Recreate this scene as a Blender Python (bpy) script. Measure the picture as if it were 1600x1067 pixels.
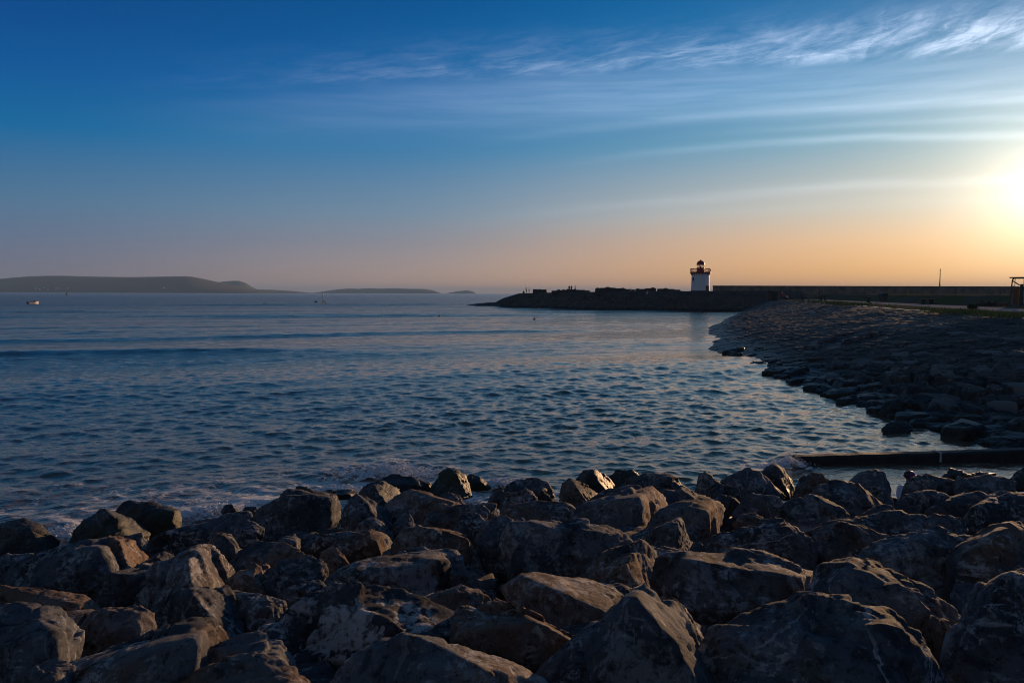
import bpy, bmesh, math, random
import numpy as np
from mathutils import Vector, Matrix

for o in list(bpy.data.objects):
    bpy.data.objects.remove(o)
scene = bpy.context.scene
COL = scene.collection
R = math.radians
random.seed(7)
RNG = np.random.default_rng(11)

# ------------------------------------------------------------------ camera
F = 1256.0                     # focal length in pixels of the 1600 px wide photograph
EYE = 4.0                      # eye height above the sea (sea level is z = 0)
PITCH = -math.atan((533.5 - 458.8) / F)
ROLL = 0.0030
cam_d = bpy.data.cameras.new("camera")
cam = bpy.data.objects.new("camera", cam_d)
COL.objects.link(cam)
cam_d.sensor_width = 36.0
cam_d.lens = 36.0 * F / 1600.0
cam_d.clip_start = 0.1
cam_d.clip_end = 120000.0
CAM_M = Matrix.Rotation(math.pi / 2 + PITCH, 3, 'X') @ Matrix.Rotation(ROLL, 3, 'Z')
cam.matrix_world = Matrix.Translation((0, 0, EYE)) @ CAM_M.to_4x4()
scene.camera = cam


def ray(px, py):
    v = CAM_M @ Vector(((px - 800.0) / F, -(py - 533.5) / F, -1.0))
    return v / v.y


def P(px, py, d):
    """the point seen at photograph pixel (px, py), d metres ahead"""
    v = ray(px, py)
    return Vector((v.x * d, d, EYE + v.z * d))


def W(px, py, z=0.0):
    v = ray(px, py)
    d = (z - EYE) / v.z
    return Vector((v.x * d, d, z))


# ------------------------------------------------------------------ sun, sky, exposure
SUN_AZ, SUN_EL = R(33.6), R(5.4)
sundir = Vector((math.sin(SUN_AZ) * math.cos(SUN_EL), math.cos(SUN_AZ) * math.cos(SUN_EL), math.sin(SUN_EL)))
sun_d = bpy.data.lights.new("sun", 'SUN')
sun_d.energy = 5.0
sun_d.angle = R(0.55)
sun_d.color = (1.0, 0.59, 0.30)
sun = bpy.data.objects.new("sun", sun_d)
COL.objects.link(sun)
sun.rotation_euler = sundir.to_track_quat('Z', 'Y').to_euler()

scene.view_settings.view_transform = 'Standard'
scene.view_settings.look = 'None'
scene.view_settings.exposure = 0.0
scene.view_settings.gamma = 1.0
scene.render.engine = 'CYCLES'
scene.cycles.use_denoising = True
scene.cycles.denoising_prefilter = 'ACCURATE'
scene.cycles.filter_width = 1.0
scene.cycles.max_bounces = 6
scene.cycles.volume_bounces = 0
scene.cycles.caustics_reflective = False
scene.cycles.caustics_refractive = False


def lin(v):
    v = v / 255.0
    return v / 12.92 if v <= .04045 else ((v + .055) / 1.055) ** 2.4


class G:
    """small helper that writes node graphs"""
    def __init__(self, tree):
        self.t = tree
        tree.nodes.clear()

    def n(self, typ, **kw):
        nd = self.t.nodes.new(typ)
        for k, v in kw.items():
            setattr(nd, k, v)
        return nd

    def lk(self, a, b):
        self.t.links.new(a, b)

    def put(self, sock, v):
        if isinstance(v, bpy.types.NodeSocket):
            self.lk(v, sock)
        elif v is not None:
            if isinstance(v, (tuple, list)) and len(v) == 3 and sock.type == 'RGBA':
                v = (*v, 1.0)
            sock.default_value = v

    def m(self, op, a, b=None, c=None, clamp=False):
        nd = self.n('ShaderNodeMath', operation=op)
        nd.use_clamp = clamp
        for i, v in enumerate((a, b, c)):
            if v is not None:
                self.put(nd.inputs[i], v)
        return nd.outputs[0]

    def mix(self, f, a, b, blend='MIX'):
        nd = self.n('ShaderNodeMix', data_type='RGBA', blend_type=blend)
        self.put(nd.inputs[0], f)
        self.put(nd.inputs[6], a)
        self.put(nd.inputs[7], b)
        return nd.outputs[2]

    def noise(self, vec, scale, detail=4.0, rough=0.55, dist=0.0):
        nd = self.n('ShaderNodeTexNoise')
        if vec is not None:
            self.lk(vec, nd.inputs['Vector'])
        nd.inputs['Scale'].default_value = scale
        nd.inputs['Detail'].default_value = detail
        nd.inputs['Roughness'].default_value = rough
        nd.inputs['Distortion'].default_value = dist
        return nd.outputs[0]

    def step(self, x, lo, hi):
        nd = self.n('ShaderNodeMapRange', interpolation_type='SMOOTHSTEP')
        self.put(nd.inputs[0], x)
        nd.inputs[1].default_value = lo
        nd.inputs[2].default_value = hi
        return nd.outputs[0]

    def ramp(self, x, stops):
        nd = self.n('ShaderNodeValToRGB')
        cr = nd.color_ramp
        cr.interpolation = 'EASE' if len(stops) < 3 else 'LINEAR'
        while len(cr.elements) > 1:
            cr.elements.remove(cr.elements[-1])
        cr.elements[0].position = stops[0][0]
        cr.elements[0].color = (*stops[0][1], 1)
        for p, c in stops[1:]:
            e = cr.elements.new(p)
            e.color = (*c, 1)
        self.put(nd.inputs[0], x)
        return nd.outputs[0]

    def vec(self, x, y, z=0.0):
        nd = self.n('ShaderNodeCombineXYZ')
        for i, v in enumerate((x, y, z)):
            self.put(nd.inputs[i], v)
        return nd.outputs[0]

    def scaled(self, v, s):
        nd = self.n('ShaderNodeVectorMath', operation='MULTIPLY')
        self.lk(v, nd.inputs[0])
        nd.inputs[1].default_value = s
        return nd.outputs[0]

    def vadd(self, v, w):
        nd = self.n('ShaderNodeVectorMath', operation='ADD')
        self.lk(v, nd.inputs[0])
        self.put(nd.inputs[1], w)
        return nd.outputs[0]


def build_world():
    w = bpy.data.worlds.new("World")
    scene.world = w
    w.use_nodes = True
    g = G(w.node_tree)
    tc = g.n('ShaderNodeTexCoord').outputs['Generated']
    nv = g.n('ShaderNodeVectorMath', operation='NORMALIZE')
    g.lk(tc, nv.inputs[0])
    d = nv.outputs[0]
    sep = g.n('ShaderNodeSeparateXYZ')
    g.lk(d, sep.inputs[0])
    x, y, z = sep.outputs
    deg = 180 / math.pi
    el = g.m('MULTIPLY', g.m('ARCSINE', g.m('MAXIMUM', z, 0.0)), deg)        # degrees above horizon
    az = g.m('MULTIPLY', g.m('ARCTAN2', x, y), deg)                          # degrees right of the view
    e = g.m('DIVIDE', el, 90.0)
    stops = [0.0, 1.6 / 90, 3.5 / 90, 5.6 / 90, 10 / 90, 13.5 / 90, 16.5 / 90, 20 / 90, 45 / 90, 1.0]

    def sky(*cols):
        return g.ramp(e, [(p, tuple(lin(v) for v in c_)) for p, c_ in zip(stops, cols)])
    away = sky((114, 108, 122), (106, 110, 130), (92, 112, 140), (76, 115, 148), (0, 101, 156), (0, 84, 151), (0, 72, 139), (0, 64, 126), (20, 58, 92), (48, 58, 74))
    mid = sky((208, 162, 130), (182, 158, 146), (152, 148, 154), (124, 147, 167), (64, 128, 173), (18, 108, 167), (0, 96, 158), (0, 82, 145), (20, 60, 96), (48, 58, 74))
    right = sky((254, 177, 98), (253, 188, 115), (242, 196, 150), (206, 200, 188), (122, 170, 194), (52, 138, 185), (8, 118, 175), (0, 105, 165), (22, 62, 98), (48, 58, 74))
    back = sky((116, 114, 122), (114, 115, 124), (108, 113, 126), (102, 112, 128), (94, 108, 127), (88, 104, 126), (80, 98, 122), (74, 92, 118), (52, 66, 88), (48, 58, 74))
    # angle from the sun round the horizon
    da = g.m('ABSOLUTE', g.m('SUBTRACT', g.m('MODULO', g.m('ADD', g.m('SUBTRACT', az, math.degrees(SUN_AZ)), 540.0), 360.0), 180.0))
    c = g.mix(g.step(da, 4.0, 44.0), right, mid)
    c = g.mix(g.step(da, 28.0, 72.0), c, away)
    c = g.mix(g.step(da, 75.0, 140.0), c, back)
    # a share of the physical sky
    st = g.n('ShaderNodeTexSky', sky_type='NISHITA')
    st.sun_disc = False
    st.sun_elevation = SUN_EL
    st.sun_rotation = SUN_AZ
    st.air_density = 1.0
    st.dust_density = 1.5
    c = g.mix(1.0, c, g.mix(1.0, st.outputs[0], (.0004, .0008, .0012), 'MULTIPLY'), 'ADD')
    # glow round the sun
    dot = g.n('ShaderNodeVectorMath', operation='DOT_PRODUCT')
    g.lk(d, dot.inputs[0])
    dot.inputs[1].default_value = (math.sin(SUN_AZ) * math.cos(R(6.1)), math.cos(SUN_AZ) * math.cos(R(6.1)), math.sin(R(6.1)))   # glow centred by hand a little above the sun lamp
    th = g.m('MULTIPLY', g.m('ARCCOSINE', g.m('MINIMUM', dot.outputs['Value'], 1.0)), deg)
    for s, col, pw in ((2.7, (1.25, 1.08, .82), 1.1), (8.8, (.36, .28, .14), 1.35)):
        f = g.m('EXPONENT', g.m('MULTIPLY', g.m('POWER', g.m('DIVIDE', th, s), pw), -1.0))
        c = g.mix(1.0, c, g.mix(1.0, g.vec(f, f, f), col, 'MULTIPLY'), 'ADD')
    # cirrus: long streaks in bearing and elevation
    ae = g.vec(az, el)
    wob = g.m('SUBTRACT', g.noise(g.scaled(ae, (.05, .1, 1)), 1.0, 3.0), .5)
    fine = g.noise(g.scaled(ae, (.10, 1.6, 1)), 1.0, 5.0, .6)

    def streak(base, curv, az0, width, amt, lo, hi, end=80.0, wobble=1.0, skew=1.0):
        cen = g.m('SUBTRACT', base, g.m('MULTIPLY', g.m('POWER', g.m('ABSOLUTE', g.m('SUBTRACT', az, az0)), 2.0), curv))
        dl = g.m('SUBTRACT', g.m('SUBTRACT', el, cen), g.m('MULTIPLY', wob, wobble))
        up = g.m('MULTIPLY', g.m('GREATER_THAN', dl, 0.0), skew - 1.0)
        dl = g.m('DIVIDE', dl, g.m('MULTIPLY', g.m('ADD', up, 1.0), width))
        f = g.m('EXPONENT', g.m('MULTIPLY', g.m('MULTIPLY', dl, dl), -1.0))
        f = g.m('MULTIPLY', f, g.m('MULTIPLY', g.step(az, lo, hi), amt))
        return g.m('MULTIPLY', f, g.m('SUBTRACT', 1.0, g.step(az, end, end + 25)))
    a = None
    for args in ((12.0, .0030, 20, .30, .28, -8, 36), (10.05, .0040, 20, .26, .34, 0, 34), (10.9, .003, 20, .24, .20, 8, 36),
                 (7.0, .0020, 28, .38, .20, -6, 32), (13.2, .0020, 12, 1.5, .27, -28, 18),
                 (14.5, .0022, 12, .5, .10, -30, 10), (6.0, .0022, 28, .5, .05, -4, 30)):
        s = streak(*args)
        s = g.m('MULTIPLY', s, g.m('ADD', .2, g.m('MULTIPLY', fine, 1.5)))
        a = s if a is None else g.m('ADD', a, s)
    # ribbed band of cirrus in the upper right
    band = streak(15.5, .0018, 13, .50, 1.10, -30, 30, 70.0, .9, 3.4)
    warp = g.noise(g.scaled(ae, (.16, .4, 1)), 1.0, 4.0, .6)
    warp = g.m('MULTIPLY', g.m('SUBTRACT', warp, .5), 3.2)
    sl = g.m('ADD', g.m('ADD', g.m('MULTIPLY', az, .55), g.m('MULTIPLY', el, -1.0)), warp)
    al = g.m('ADD', g.m('MULTIPLY', az, .35), g.m('MULTIPLY', el, .55))
    ribs = g.step(g.noise(g.vec(g.m('MULTIPLY', sl, .75), g.m('MULTIPLY', al, .42)), 1.0, 8.0, .66, .8), .36, .68)
    s2 = g.m('ADD', g.m('SUBTRACT', el, g.m('MULTIPLY', az, .13)), g.m('MULTIPLY', warp, .35))
    fib = g.step(g.noise(g.vec(g.m('MULTIPLY', s2, 2.1), g.m('MULTIPLY', az, .26)), 1.0, 9.0, .68, .5), .36, .72)
    puff = g.step(g.noise(g.scaled(ae, (.16, .55, 1)), 1.0, 7.0, .62, .6), .18, .66)
    rw = g.step(az, 10.0, 30.0)
    tex = g.m('MULTIPLY', puff, g.m('ADD', g.m('MULTIPLY', ribs, g.m('MULTIPLY', rw, .95)), g.m('MULTIPLY', fib, g.m('ADD', .42, g.m('MULTIPLY', rw, .15)))))
    tex = g.m('ADD', tex, g.m('MULTIPLY', puff, .13))
    a = g.m('ADD', a, g.m('MULTIPLY', band, tex))
    c = g.mix(1.0, c, g.mix(1.0, g.vec(a, a, a), (.60, .60, .66), 'MULTIPLY'), 'ADD')
    bg = g.n('ShaderNodeBackground')
    g.lk(c, bg.inputs[0])
    bg.inputs[1].default_value = 1.0
    out = g.n('ShaderNodeOutputWorld')
    g.lk(bg.outputs[0], out.inputs[0])
    w.cycles.sampling_method = 'MANUAL'
    w.cycles.sample_map_resolution = 1024


build_world()

# ------------------------------------------------------------------ noise in numpy
_perm = np.random.default_rng(3).permutation(256).astype(np.int32)
_perm = np.concatenate([_perm, _perm, _perm])
_grad = np.random.default_rng(4).normal(size=(256, 3)).astype(np.float32)
_grad /= np.linalg.norm(_grad, axis=1, keepdims=True)


def perlin(p):
    p = np.asarray(p, np.float32)
    i = np.floor(p).astype(np.int32)
    f = p - i
    u = f * f * f * (f * (f * 6 - 15) + 10)
    i &= 255
    res = 0.0
    for dx in (0, 1):
        wx = u[:, 0] if dx else 1 - u[:, 0]
        hx = _perm[i[:, 0] + dx]
        for dy in (0, 1):
            wy = u[:, 1] if dy else 1 - u[:, 1]
            hy = _perm[hx + i[:, 1] + dy]
            for dz in (0, 1):
                wz = u[:, 2] if dz else 1 - u[:, 2]
                gr = _grad[_perm[hy + i[:, 2] + dz]]
                dt = gr[:, 0] * (f[:, 0] - dx) + gr[:, 1] * (f[:, 1] - dy) + gr[:, 2] * (f[:, 2] - dz)
                res = res + wx * wy * wz * dt
    return res * 1.6


def fbm(p, octaves=4, gain=.5, ridged=False):
    s, a, tot = 0.0, 1.0, 0.0
    p = np.asarray(p, np.float32)
    for k in range(octaves):
        v = perlin(p + 17.3 * k)
        if ridged:
            v = 1 - 2 * np.abs(v)
        s = s + a * v
        tot += a
        a *= gain
        p = p * 2.03
    return s / tot


def hash2(ix, iy, seed):
    h = (ix.astype(np.int64) * 374761393 + iy.astype(np.int64) * 668265263 + seed * 1274126177) & 0xffffffff
    h = ((h ^ (h >> 13)) * 1274126177) & 0xffffffff
    return ((h ^ (h >> 16)) & 0xffff) / 65535.0


def stones(u, v, seed=0):
    """jittered cells on a sheet: height of the stone at (u, v), 0..1, tilted per stone, with gaps"""
    iu, iv = np.floor(u), np.floor(v)
    best = np.full(u.shape, 9.0)
    second = np.full(u.shape, 9.0)
    h = np.zeros(u.shape)
    tone = np.zeros(u.shape)
    for a in (-1, 0, 1):
        for b in (-1, 0, 1):
            cu, cv = iu + a, iv + b
            px = cu + .5 + .85 * (hash2(cu, cv, seed + 1) - .5)
            py = cv + .5 + .85 * (hash2(cu, cv, seed + 2) - .5)
            dd = np.maximum(np.abs(u - px), np.abs(v - py)) * .5 + np.hypot(u - px, v - py) * .6
            hh = hash2(cu, cv, seed + 3) * .9 + (u - px) * (hash2(cu, cv, seed + 4) - .5) * 1.2 + (v - py) * (hash2(cu, cv, seed + 5) - .75) * 1.2
            nb = dd < best
            second = np.where(nb, best, np.minimum(second, dd))
            h = np.where(nb, hh, h)
            tone = np.where(nb, hash2(cu, cv, seed + 6), tone)
            best = np.where(nb, dd, best)
    edge = np.clip((second - best) / .16, 0, 1)
    stones.tone = tone * edge
    return h * edge + (1 - edge) * -.25


# ------------------------------------------------------------------ object helpers
def link(name, me, mat=None, parent=None, loc=None):
    o = bpy.data.objects.new(name, me)
    COL.objects.link(o)
    if mat is not None and me is not None:
        me.materials.append(mat)
    if parent is not None:
        o.parent = parent
    if loc is not None:
        o.location = loc
    return o


def tag(o, label=None, cat=None, group=None, kind=None):
    if label:
        o['label'] = label
    if cat:
        o['category'] = cat
    if group:
        o['group'] = group
    if kind:
        o['kind'] = kind
    return o


def empty(name, loc, rz=0.0):
    o = bpy.data.objects.new(name, None)
    COL.objects.link(o)
    o.location = loc
    o.rotation_euler = (0, 0, rz)
    return o


def copy_tree(o, parent=None):
    c = o.copy()
    COL.objects.link(c)
    if parent is not None:
        c.parent = parent
    for ch in list(o.children):
        copy_tree(ch, c)
    return c


def grid_mesh(name, X, Y, Z, smooth=True, attrs=None):
    nr, nc = X.shape
    me = bpy.data.meshes.new(name)
    co = np.stack([X, Y, Z], -1).reshape(-1, 3).astype(np.float32)
    idx = np.arange(nr * nc, dtype=np.int32).reshape(nr, nc)
    q = np.stack([idx[:-1, :-1], idx[:-1, 1:], idx[1:, 1:], idx[1:, :-1]], -1).reshape(-1)
    nf = (nr - 1) * (nc - 1)
    me.vertices.add(len(co))
    me.vertices.foreach_set('co', co.ravel())
    me.loops.add(nf * 4)
    me.loops.foreach_set('vertex_index', q)
    me.polygons.add(nf)
    me.polygons.foreach_set('loop_start', np.arange(0, nf * 4, 4, dtype=np.int32))
    me.polygons.foreach_set('use_smooth', np.full(nf, smooth))
    for k, v in (attrs or {}).items():
        at = me.attributes.new(k, 'FLOAT', 'POINT')
        at.data.foreach_set('value', np.ascontiguousarray(v, np.float32).ravel())
    me.update(calc_edges=True)
    me.validate()
    return me


class MB:
    """collects simple shapes into one mesh"""
    def __init__(self):
        self.bm = bmesh.new()

    def box(self, c, s, rz=0.0, taper=1.0, bevel=0.0, M=None):
        r = bmesh.ops.create_cube(self.bm, size=1.0)
        for v in r['verts']:
            k = taper if v.co.z > 0 else 1.0
            v.co = Vector((v.co.x * s[0] * k, v.co.y * s[1] * k, v.co.z * s[2]))
        if bevel:
            es = list({e for v in r['verts'] for e in v.link_edges})
            rr = bmesh.ops.bevel(self.bm, geom=es, offset=bevel, segments=2, affect='EDGES', profile=.6)
            vs = list({v for f in rr['faces'] for v in f.verts} | {v for v in r['verts'] if v.is_valid})
            seen = set(vs)
            st = list(vs)
            while st:
                v = st.pop()
                for e in v.link_edges:
                    w = e.other_vert(v)
                    if w not in seen:
                        seen.add(w)
                        st.append(w)
            vs = list(seen)
        else:
            vs = r['verts']
        T = Matrix.Translation(c) @ Matrix.Rotation(rz, 4, 'Z')
        if M is not None:
            T = M @ T
        bmesh.ops.transform(self.bm, matrix=T, verts=vs)
        return vs

    def tube(self, a, b, r0, r1=None, seg=10):
        a, b = Vector(a), Vector(b)
        r1 = r0 if r1 is None else r1
        rr = bmesh.ops.create_cone(self.bm, cap_ends=True, segments=seg, radius1=r0, radius2=r1, depth=(b - a).length)
        q = (b - a).to_track_quat('Z', 'Y').to_matrix().to_4x4()
        bmesh.ops.transform(self.bm, matrix=Matrix.Translation((a + b) / 2) @ q, verts=rr['verts'])

    def path(self, pts, r, seg=8):
        for a, b in zip(pts[:-1], pts[1:]):
            self.tube(a, b, r, r, seg)

    def lathe(self, prof, seg=40, c=(0, 0, 0), cap=True):
        rings = []
        for r, z in prof:
            rings.append([self.bm.verts.new((c[0] + r * math.cos(2 * math.pi * k / seg), c[1] + r * math.sin(2 * math.pi * k / seg), c[2] + z)) for k in range(seg)])
        for a, b in zip(rings[:-1], rings[1:]):
            for k in range(seg):
                self.bm.faces.new((a[k], a[(k + 1) % seg], b[(k + 1) % seg], b[k]))
        if cap:
            self.bm.faces.new(list(reversed(rings[0])))
            self.bm.faces.new(rings[-1])

    def ball(self, c, s, sub=3, M=None):
        r = bmesh.ops.create_icosphere(self.bm, subdivisions=sub, radius=1.0)
        T = Matrix.Translation(c) @ (M or Matrix.Identity(4)) @ Matrix.Diagonal((*s, 1))
        bmesh.ops.transform(self.bm, matrix=T, verts=r['verts'])
        return r['verts']

    def loft(self, rings, cap=True):
        rv = [[self.bm.verts.new(p) for p in ring] for ring in rings]
        n = len(rv[0])
        for a, b in zip(rv[:-1], rv[1:]):
            for k in range(n):
                self.bm.faces.new((a[k], a[(k + 1) % n], b[(k + 1) % n], b[k]))
        if cap:
            self.bm.faces.new(list(reversed(rv[0])))
            self.bm.faces.new(rv[-1])

    def build(self, name, mat, parent=None, loc=None, smooth=False):
        bmesh.ops.recalc_face_normals(self.bm, faces=self.bm.faces)
        me = bpy.data.meshes.new(name)
        self.bm.to_mesh(me)
        self.bm.free()
        if smooth:
            me.polygons.foreach_set('use_smooth', np.full(len(me.polygons), True))
            try:
                me.set_sharp_from_angle(angle=R(40))
            except Exception:
                pass
        return link(name, me, mat, parent, loc)


# ------------------------------------------------------------------ materials
def mat_simple(name, col, rough=.6, metal=0.0, noise=.25, scale=6.0, bump=.1):
    m = bpy.data.materials.new(name)
    m.use_nodes = True
    g = G(m.node_tree)
    tc = g.n('ShaderNodeTexCoord').outputs['Object']
    n = g.noise(tc, scale, 5.0, .6)
    c = g.mix(g.m('MULTIPLY', g.step(n, .3, .7), 1.0), tuple(v * (1 - noise) for v in col), tuple(min(1, v * (1 + noise)) for v in col))
    b = g.n('ShaderNodeBsdfPrincipled')
    g.lk(c, b.inputs['Base Color'])
    b.inputs['Roughness'].default_value = rough
    b.inputs['Metallic'].default_value = metal
    bp = g.n('ShaderNodeBump')
    bp.inputs['Strength'].default_value = bump
    bp.inputs['Distance'].default_value = .02
    g.lk(n, bp.inputs['Height'])
    g.lk(bp.outputs[0], b.inputs['Normal'])
    o = g.n('ShaderNodeOutputMaterial')
    g.lk(b.outputs[0], o.inputs[0])
    return m


def mat_rock():
    m = bpy.data.materials.new("boulder_stone")
    m.use_nodes = True
    g = G(m.node_tree)
    tc = g.n('ShaderNodeTexCoord').outputs['Object']
    oi = g.n('ShaderNodeObjectInfo')
    off = g.n('ShaderNodeVectorMath', operation='SCALE')
    off.inputs[0].default_value = (13.1, 47.7, 29.3)
    g.lk(oi.outputs['Random'], off.inputs['Scale'])
    v = g.vadd(tc, off.outputs[0])

    def at(nm):
        a = g.n('ShaderNodeAttribute', attribute_type='OBJECT', attribute_name=nm)
        return a.outputs['Fac']
    big = g.noise(v, 1.1, 6.0, .62, .5)
    mid = g.noise(v, 4.5, 8.0, .68, .8)
    fine = g.noise(v, 26.0, 8.0, .7)
    c = g.mix(g.step(big, .36, .64), (.048, .053, .063), (.138, .147, .162))
    clus = g.step(g.noise(g.vadd(v, (4.4, 8.8, .6)), 2.6, 8.0, .68, .4), .46, .58)
    c = g.mix(g.m('MULTIPLY', g.step(mid, .48, .36), .75), c, (.020, .022, .027))
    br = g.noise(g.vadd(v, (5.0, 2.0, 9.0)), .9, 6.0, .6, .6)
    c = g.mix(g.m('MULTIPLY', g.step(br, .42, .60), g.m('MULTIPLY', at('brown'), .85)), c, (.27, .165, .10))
    flk = g.noise(g.vadd(v, (7.7, 1.2, 3.9)), 19.0, 9.0, .70, .35)
    c = g.mix(g.m('MULTIPLY', g.m('MULTIPLY', g.step(flk, .52, .58), clus), .62), c, (.46, .465, .47))
    c = g.mix(g.m('MULTIPLY', g.step(flk, .45, .39), .6), c, (.014, .015, .018))
    # thin streaky weathering
    stv = g.scaled(v, (3.0, 3.0, 11.0))
    stn = g.noise(stv, 1.6, 6.0, .7, .7)
    c = g.mix(g.m('MULTIPLY', g.m('MULTIPLY', g.step(stn, .55, .62), clus), .7), c, (.45, .445, .44))
    # pale lichen / calcite blotches
    ln = g.noise(g.scaled(g.vadd(v, (3.3, 7.1, 1.7)), (1.0, 1.0, .55)), 3.4, 10.0, .64, .5)
    lm = g.step(g.m('ADD', ln, g.m('MULTIPLY', g.m('SUBTRACT', fine, .5), .08)), .535, .57)
    c = g.mix(g.m('MULTIPLY', g.m('MULTIPLY', lm, g.m('ADD', .3, g.m('MULTIPLY', g.step(flk, .42, .52), .7))), at('pale')), c, (.46, .46, .455))
    # white calcite veins
    sv = g.n('ShaderNodeSeparateXYZ')
    g.lk(v, sv.inputs[0])
    ra = g.m('MULTIPLY', oi.outputs['Random'], 40.0)
    wob1 = g.noise(g.vadd(v, (9.1, .3, 4.4)), 1.3, 6.0, .6, .3)
    pl = g.m('ADD', g.m('ADD', g.m('MULTIPLY', sv.outputs[0], g.m('SINE', ra)), g.m('MULTIPLY', sv.outputs[1], g.m('COSINE', ra))), g.m('MULTIPLY', sv.outputs[2], .55))
    vd = g.m('PINGPONG', g.m('ADD', pl, g.m('MULTIPLY', wob1, .30)), .42)
    vw = g.m('MULTIPLY', wob1, .013)
    vm = g.m('MULTIPLY', g.m('LESS_THAN', vd, vw), g.step(g.noise(g.vadd(v, (1.1, 8.3, 2.4)), 1.6, 3.0), .44, .56))
    pl2 = g.m('ADD', g.m('ADD', g.m('MULTIPLY', sv.outputs[0], g.m('COSINE', ra)), g.m('MULTIPLY', sv.outputs[1], .35)), g.m('MULTIPLY', sv.outputs[2], g.m('SINE', ra)))
    vd2 = g.m('PINGPONG', g.m('ADD', pl2, g.m('MULTIPLY', g.noise(g.vadd(v, (2.1, 6.3, 9.4)), 2.4, 5.0, .6), .22)), .23)
    vm2 = g.m('MULTIPLY', g.m('LESS_THAN', vd2, .005), g.step(mid, .46, .58))
    vv = g.m('MULTIPLY', g.m('MAXIMUM', vm, g.m('MULTIPLY', vm2, .6)), at('vein'))
    c = g.mix(g.m('MULTIPLY', vv, g.step(mid, .30, .55)), c, (.50, .49, .48))
    c = g.mix(g.m('MULTIPLY', g.step(fine, .60, .68), .45), c, (.36, .36, .36))
    c = g.mix(g.m('MULTIPLY', g.step(fine, .42, .32), .45), c, (.016, .016, .018))
    # wet, weed-dark foot near the sea
    gp = g.n('ShaderNodeNewGeometry').outputs['Position']
    sp = g.n('ShaderNodeSeparateXYZ')
    g.lk(gp, sp.inputs[0])
    wet = g.m('SUBTRACT', 1.0, g.step(g.m('ADD', sp.outputs[2], g.m('MULTIPLY', g.m('SUBTRACT', mid, .5), .7)), .35, 1.0))
    c = g.mix(g.m('MULTIPLY', wet, .75), c, (.020, .021, .019))
    c = g.mix(g.m('MULTIPLY', g.m('MULTIPLY', wet, g.step(big, .5, .62)), .8), c, (.040, .042, .010))
    bsdf = g.n('ShaderNodeBsdfPrincipled')
    g.lk(c, bsdf.inputs['Base Color'])
    rg = g.m('SUBTRACT', g.m('ADD', .65, g.m('MULTIPLY', mid, .3)), g.m('MULTIPLY', wet, .3))
    g.lk(rg, bsdf.inputs['Roughness'])
    g.lk(g.m('ADD', .05, g.m('MULTIPLY', wet, .18)), bsdf.inputs['Specular IOR Level'])
    hgt = g.m('ADD', g.m('MULTIPLY', mid, .8), g.m('ADD', g.m('ADD', g.m('MULTIPLY', fine, .35), g.m('MULTIPLY', flk, .7)), g.m('MULTIPLY', stn, .5)))
    bp = g.n('ShaderNodeBump')
    bp.inputs['Strength'].default_value = .9
    bp.inputs['Distance'].default_value = .028
    g.lk(hgt, bp.inputs['Height'])
    g.lk(bp.outputs[0], bsdf.inputs['Normal'])
    o = g.n('ShaderNodeOutputMaterial')
    g.lk(bsdf.outputs[0], o.inputs[0])
    return m


def mat_pitching(name, c0, c1, c2, scale=1.0, grass=False):
    """stone bank: dark slabs with pale flecks, wet towards the sea"""
    m = bpy.data.materials.new(name)
    m.use_nodes = True
    g = G(m.node_tree)
    gp = g.n('ShaderNodeNewGeometry').outputs['Position']
    sp = g.n('ShaderNodeSeparateXYZ')
    g.lk(gp, sp.inputs[0])
    big = g.noise(gp, .35 * scale, 5.0, .6)
    mid = g.noise(gp, 2.2 * scale, 8.0, .68, .6)
    fine = g.noise(gp, 11.0 * scale, 6.0, .7)
    c = g.mix(g.step(big, .3, .7), c0, c1)
    c = g.mix(g.m('MULTIPLY', g.step(mid, .575, .65), .7), c, c2)
    c = g.mix(g.m('MULTIPLY', g.step(fine, .58, .66), .45), c, c2)
    if grass:
        tn = g.n('ShaderNodeAttribute', attribute_type='GEOMETRY', attribute_name='tone').outputs['Fac']
        c = g.mix(g.m('MULTIPLY', g.step(tn, .70, 1.0), .55), c, c2)
        c = g.mix(g.m('MULTIPLY', g.step(tn, .35, .0), .7), c, (.018, .017, .017))
        gm = g.m('MULTIPLY', g.step(g.m('ADD', sp.outputs[2], g.m('MULTIPLY', g.m('SUBTRACT', mid, .5), 1.6)), 2.55, 2.95), g.step(big, .42, .55))
        c = g.mix(g.m('MULTIPLY', gm, .85), c, (.052, .062, .018))
    wet = g.m('SUBTRACT', 1.0, g.step(g.m('ADD', sp.outputs[2], g.m('MULTIPLY', g.m('SUBTRACT', mid, .5), .8)), .15, .9))
    c = g.mix(g.m('MULTIPLY', wet, .7), c, (.020, .021, .020))
    b = g.n('ShaderNodeBsdfPrincipled')
    g.lk(c, b.inputs['Base Color'])
    g.lk(g.m('SUBTRACT', g.m('ADD', .55, g.m('MULTIPLY', mid, .3)), g.m('MULTIPLY', wet, .3)), b.inputs['Roughness'])
    b.inputs['Specular IOR Level'].default_value = .07
    bp = g.n('ShaderNodeBump')
    bp.inputs['Strength'].default_value = .5
    bp.inputs['Distance'].default_value = .10 / scale
    g.lk(g.m('ADD', mid, g.m('MULTIPLY', fine, .4)), bp.inputs['Height'])
    g.lk(bp.outputs[0], b.inputs['Normal'])
    o = g.n('ShaderNodeOutputMaterial')
    g.lk(b.outputs[0], o.inputs[0])
    return m


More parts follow.
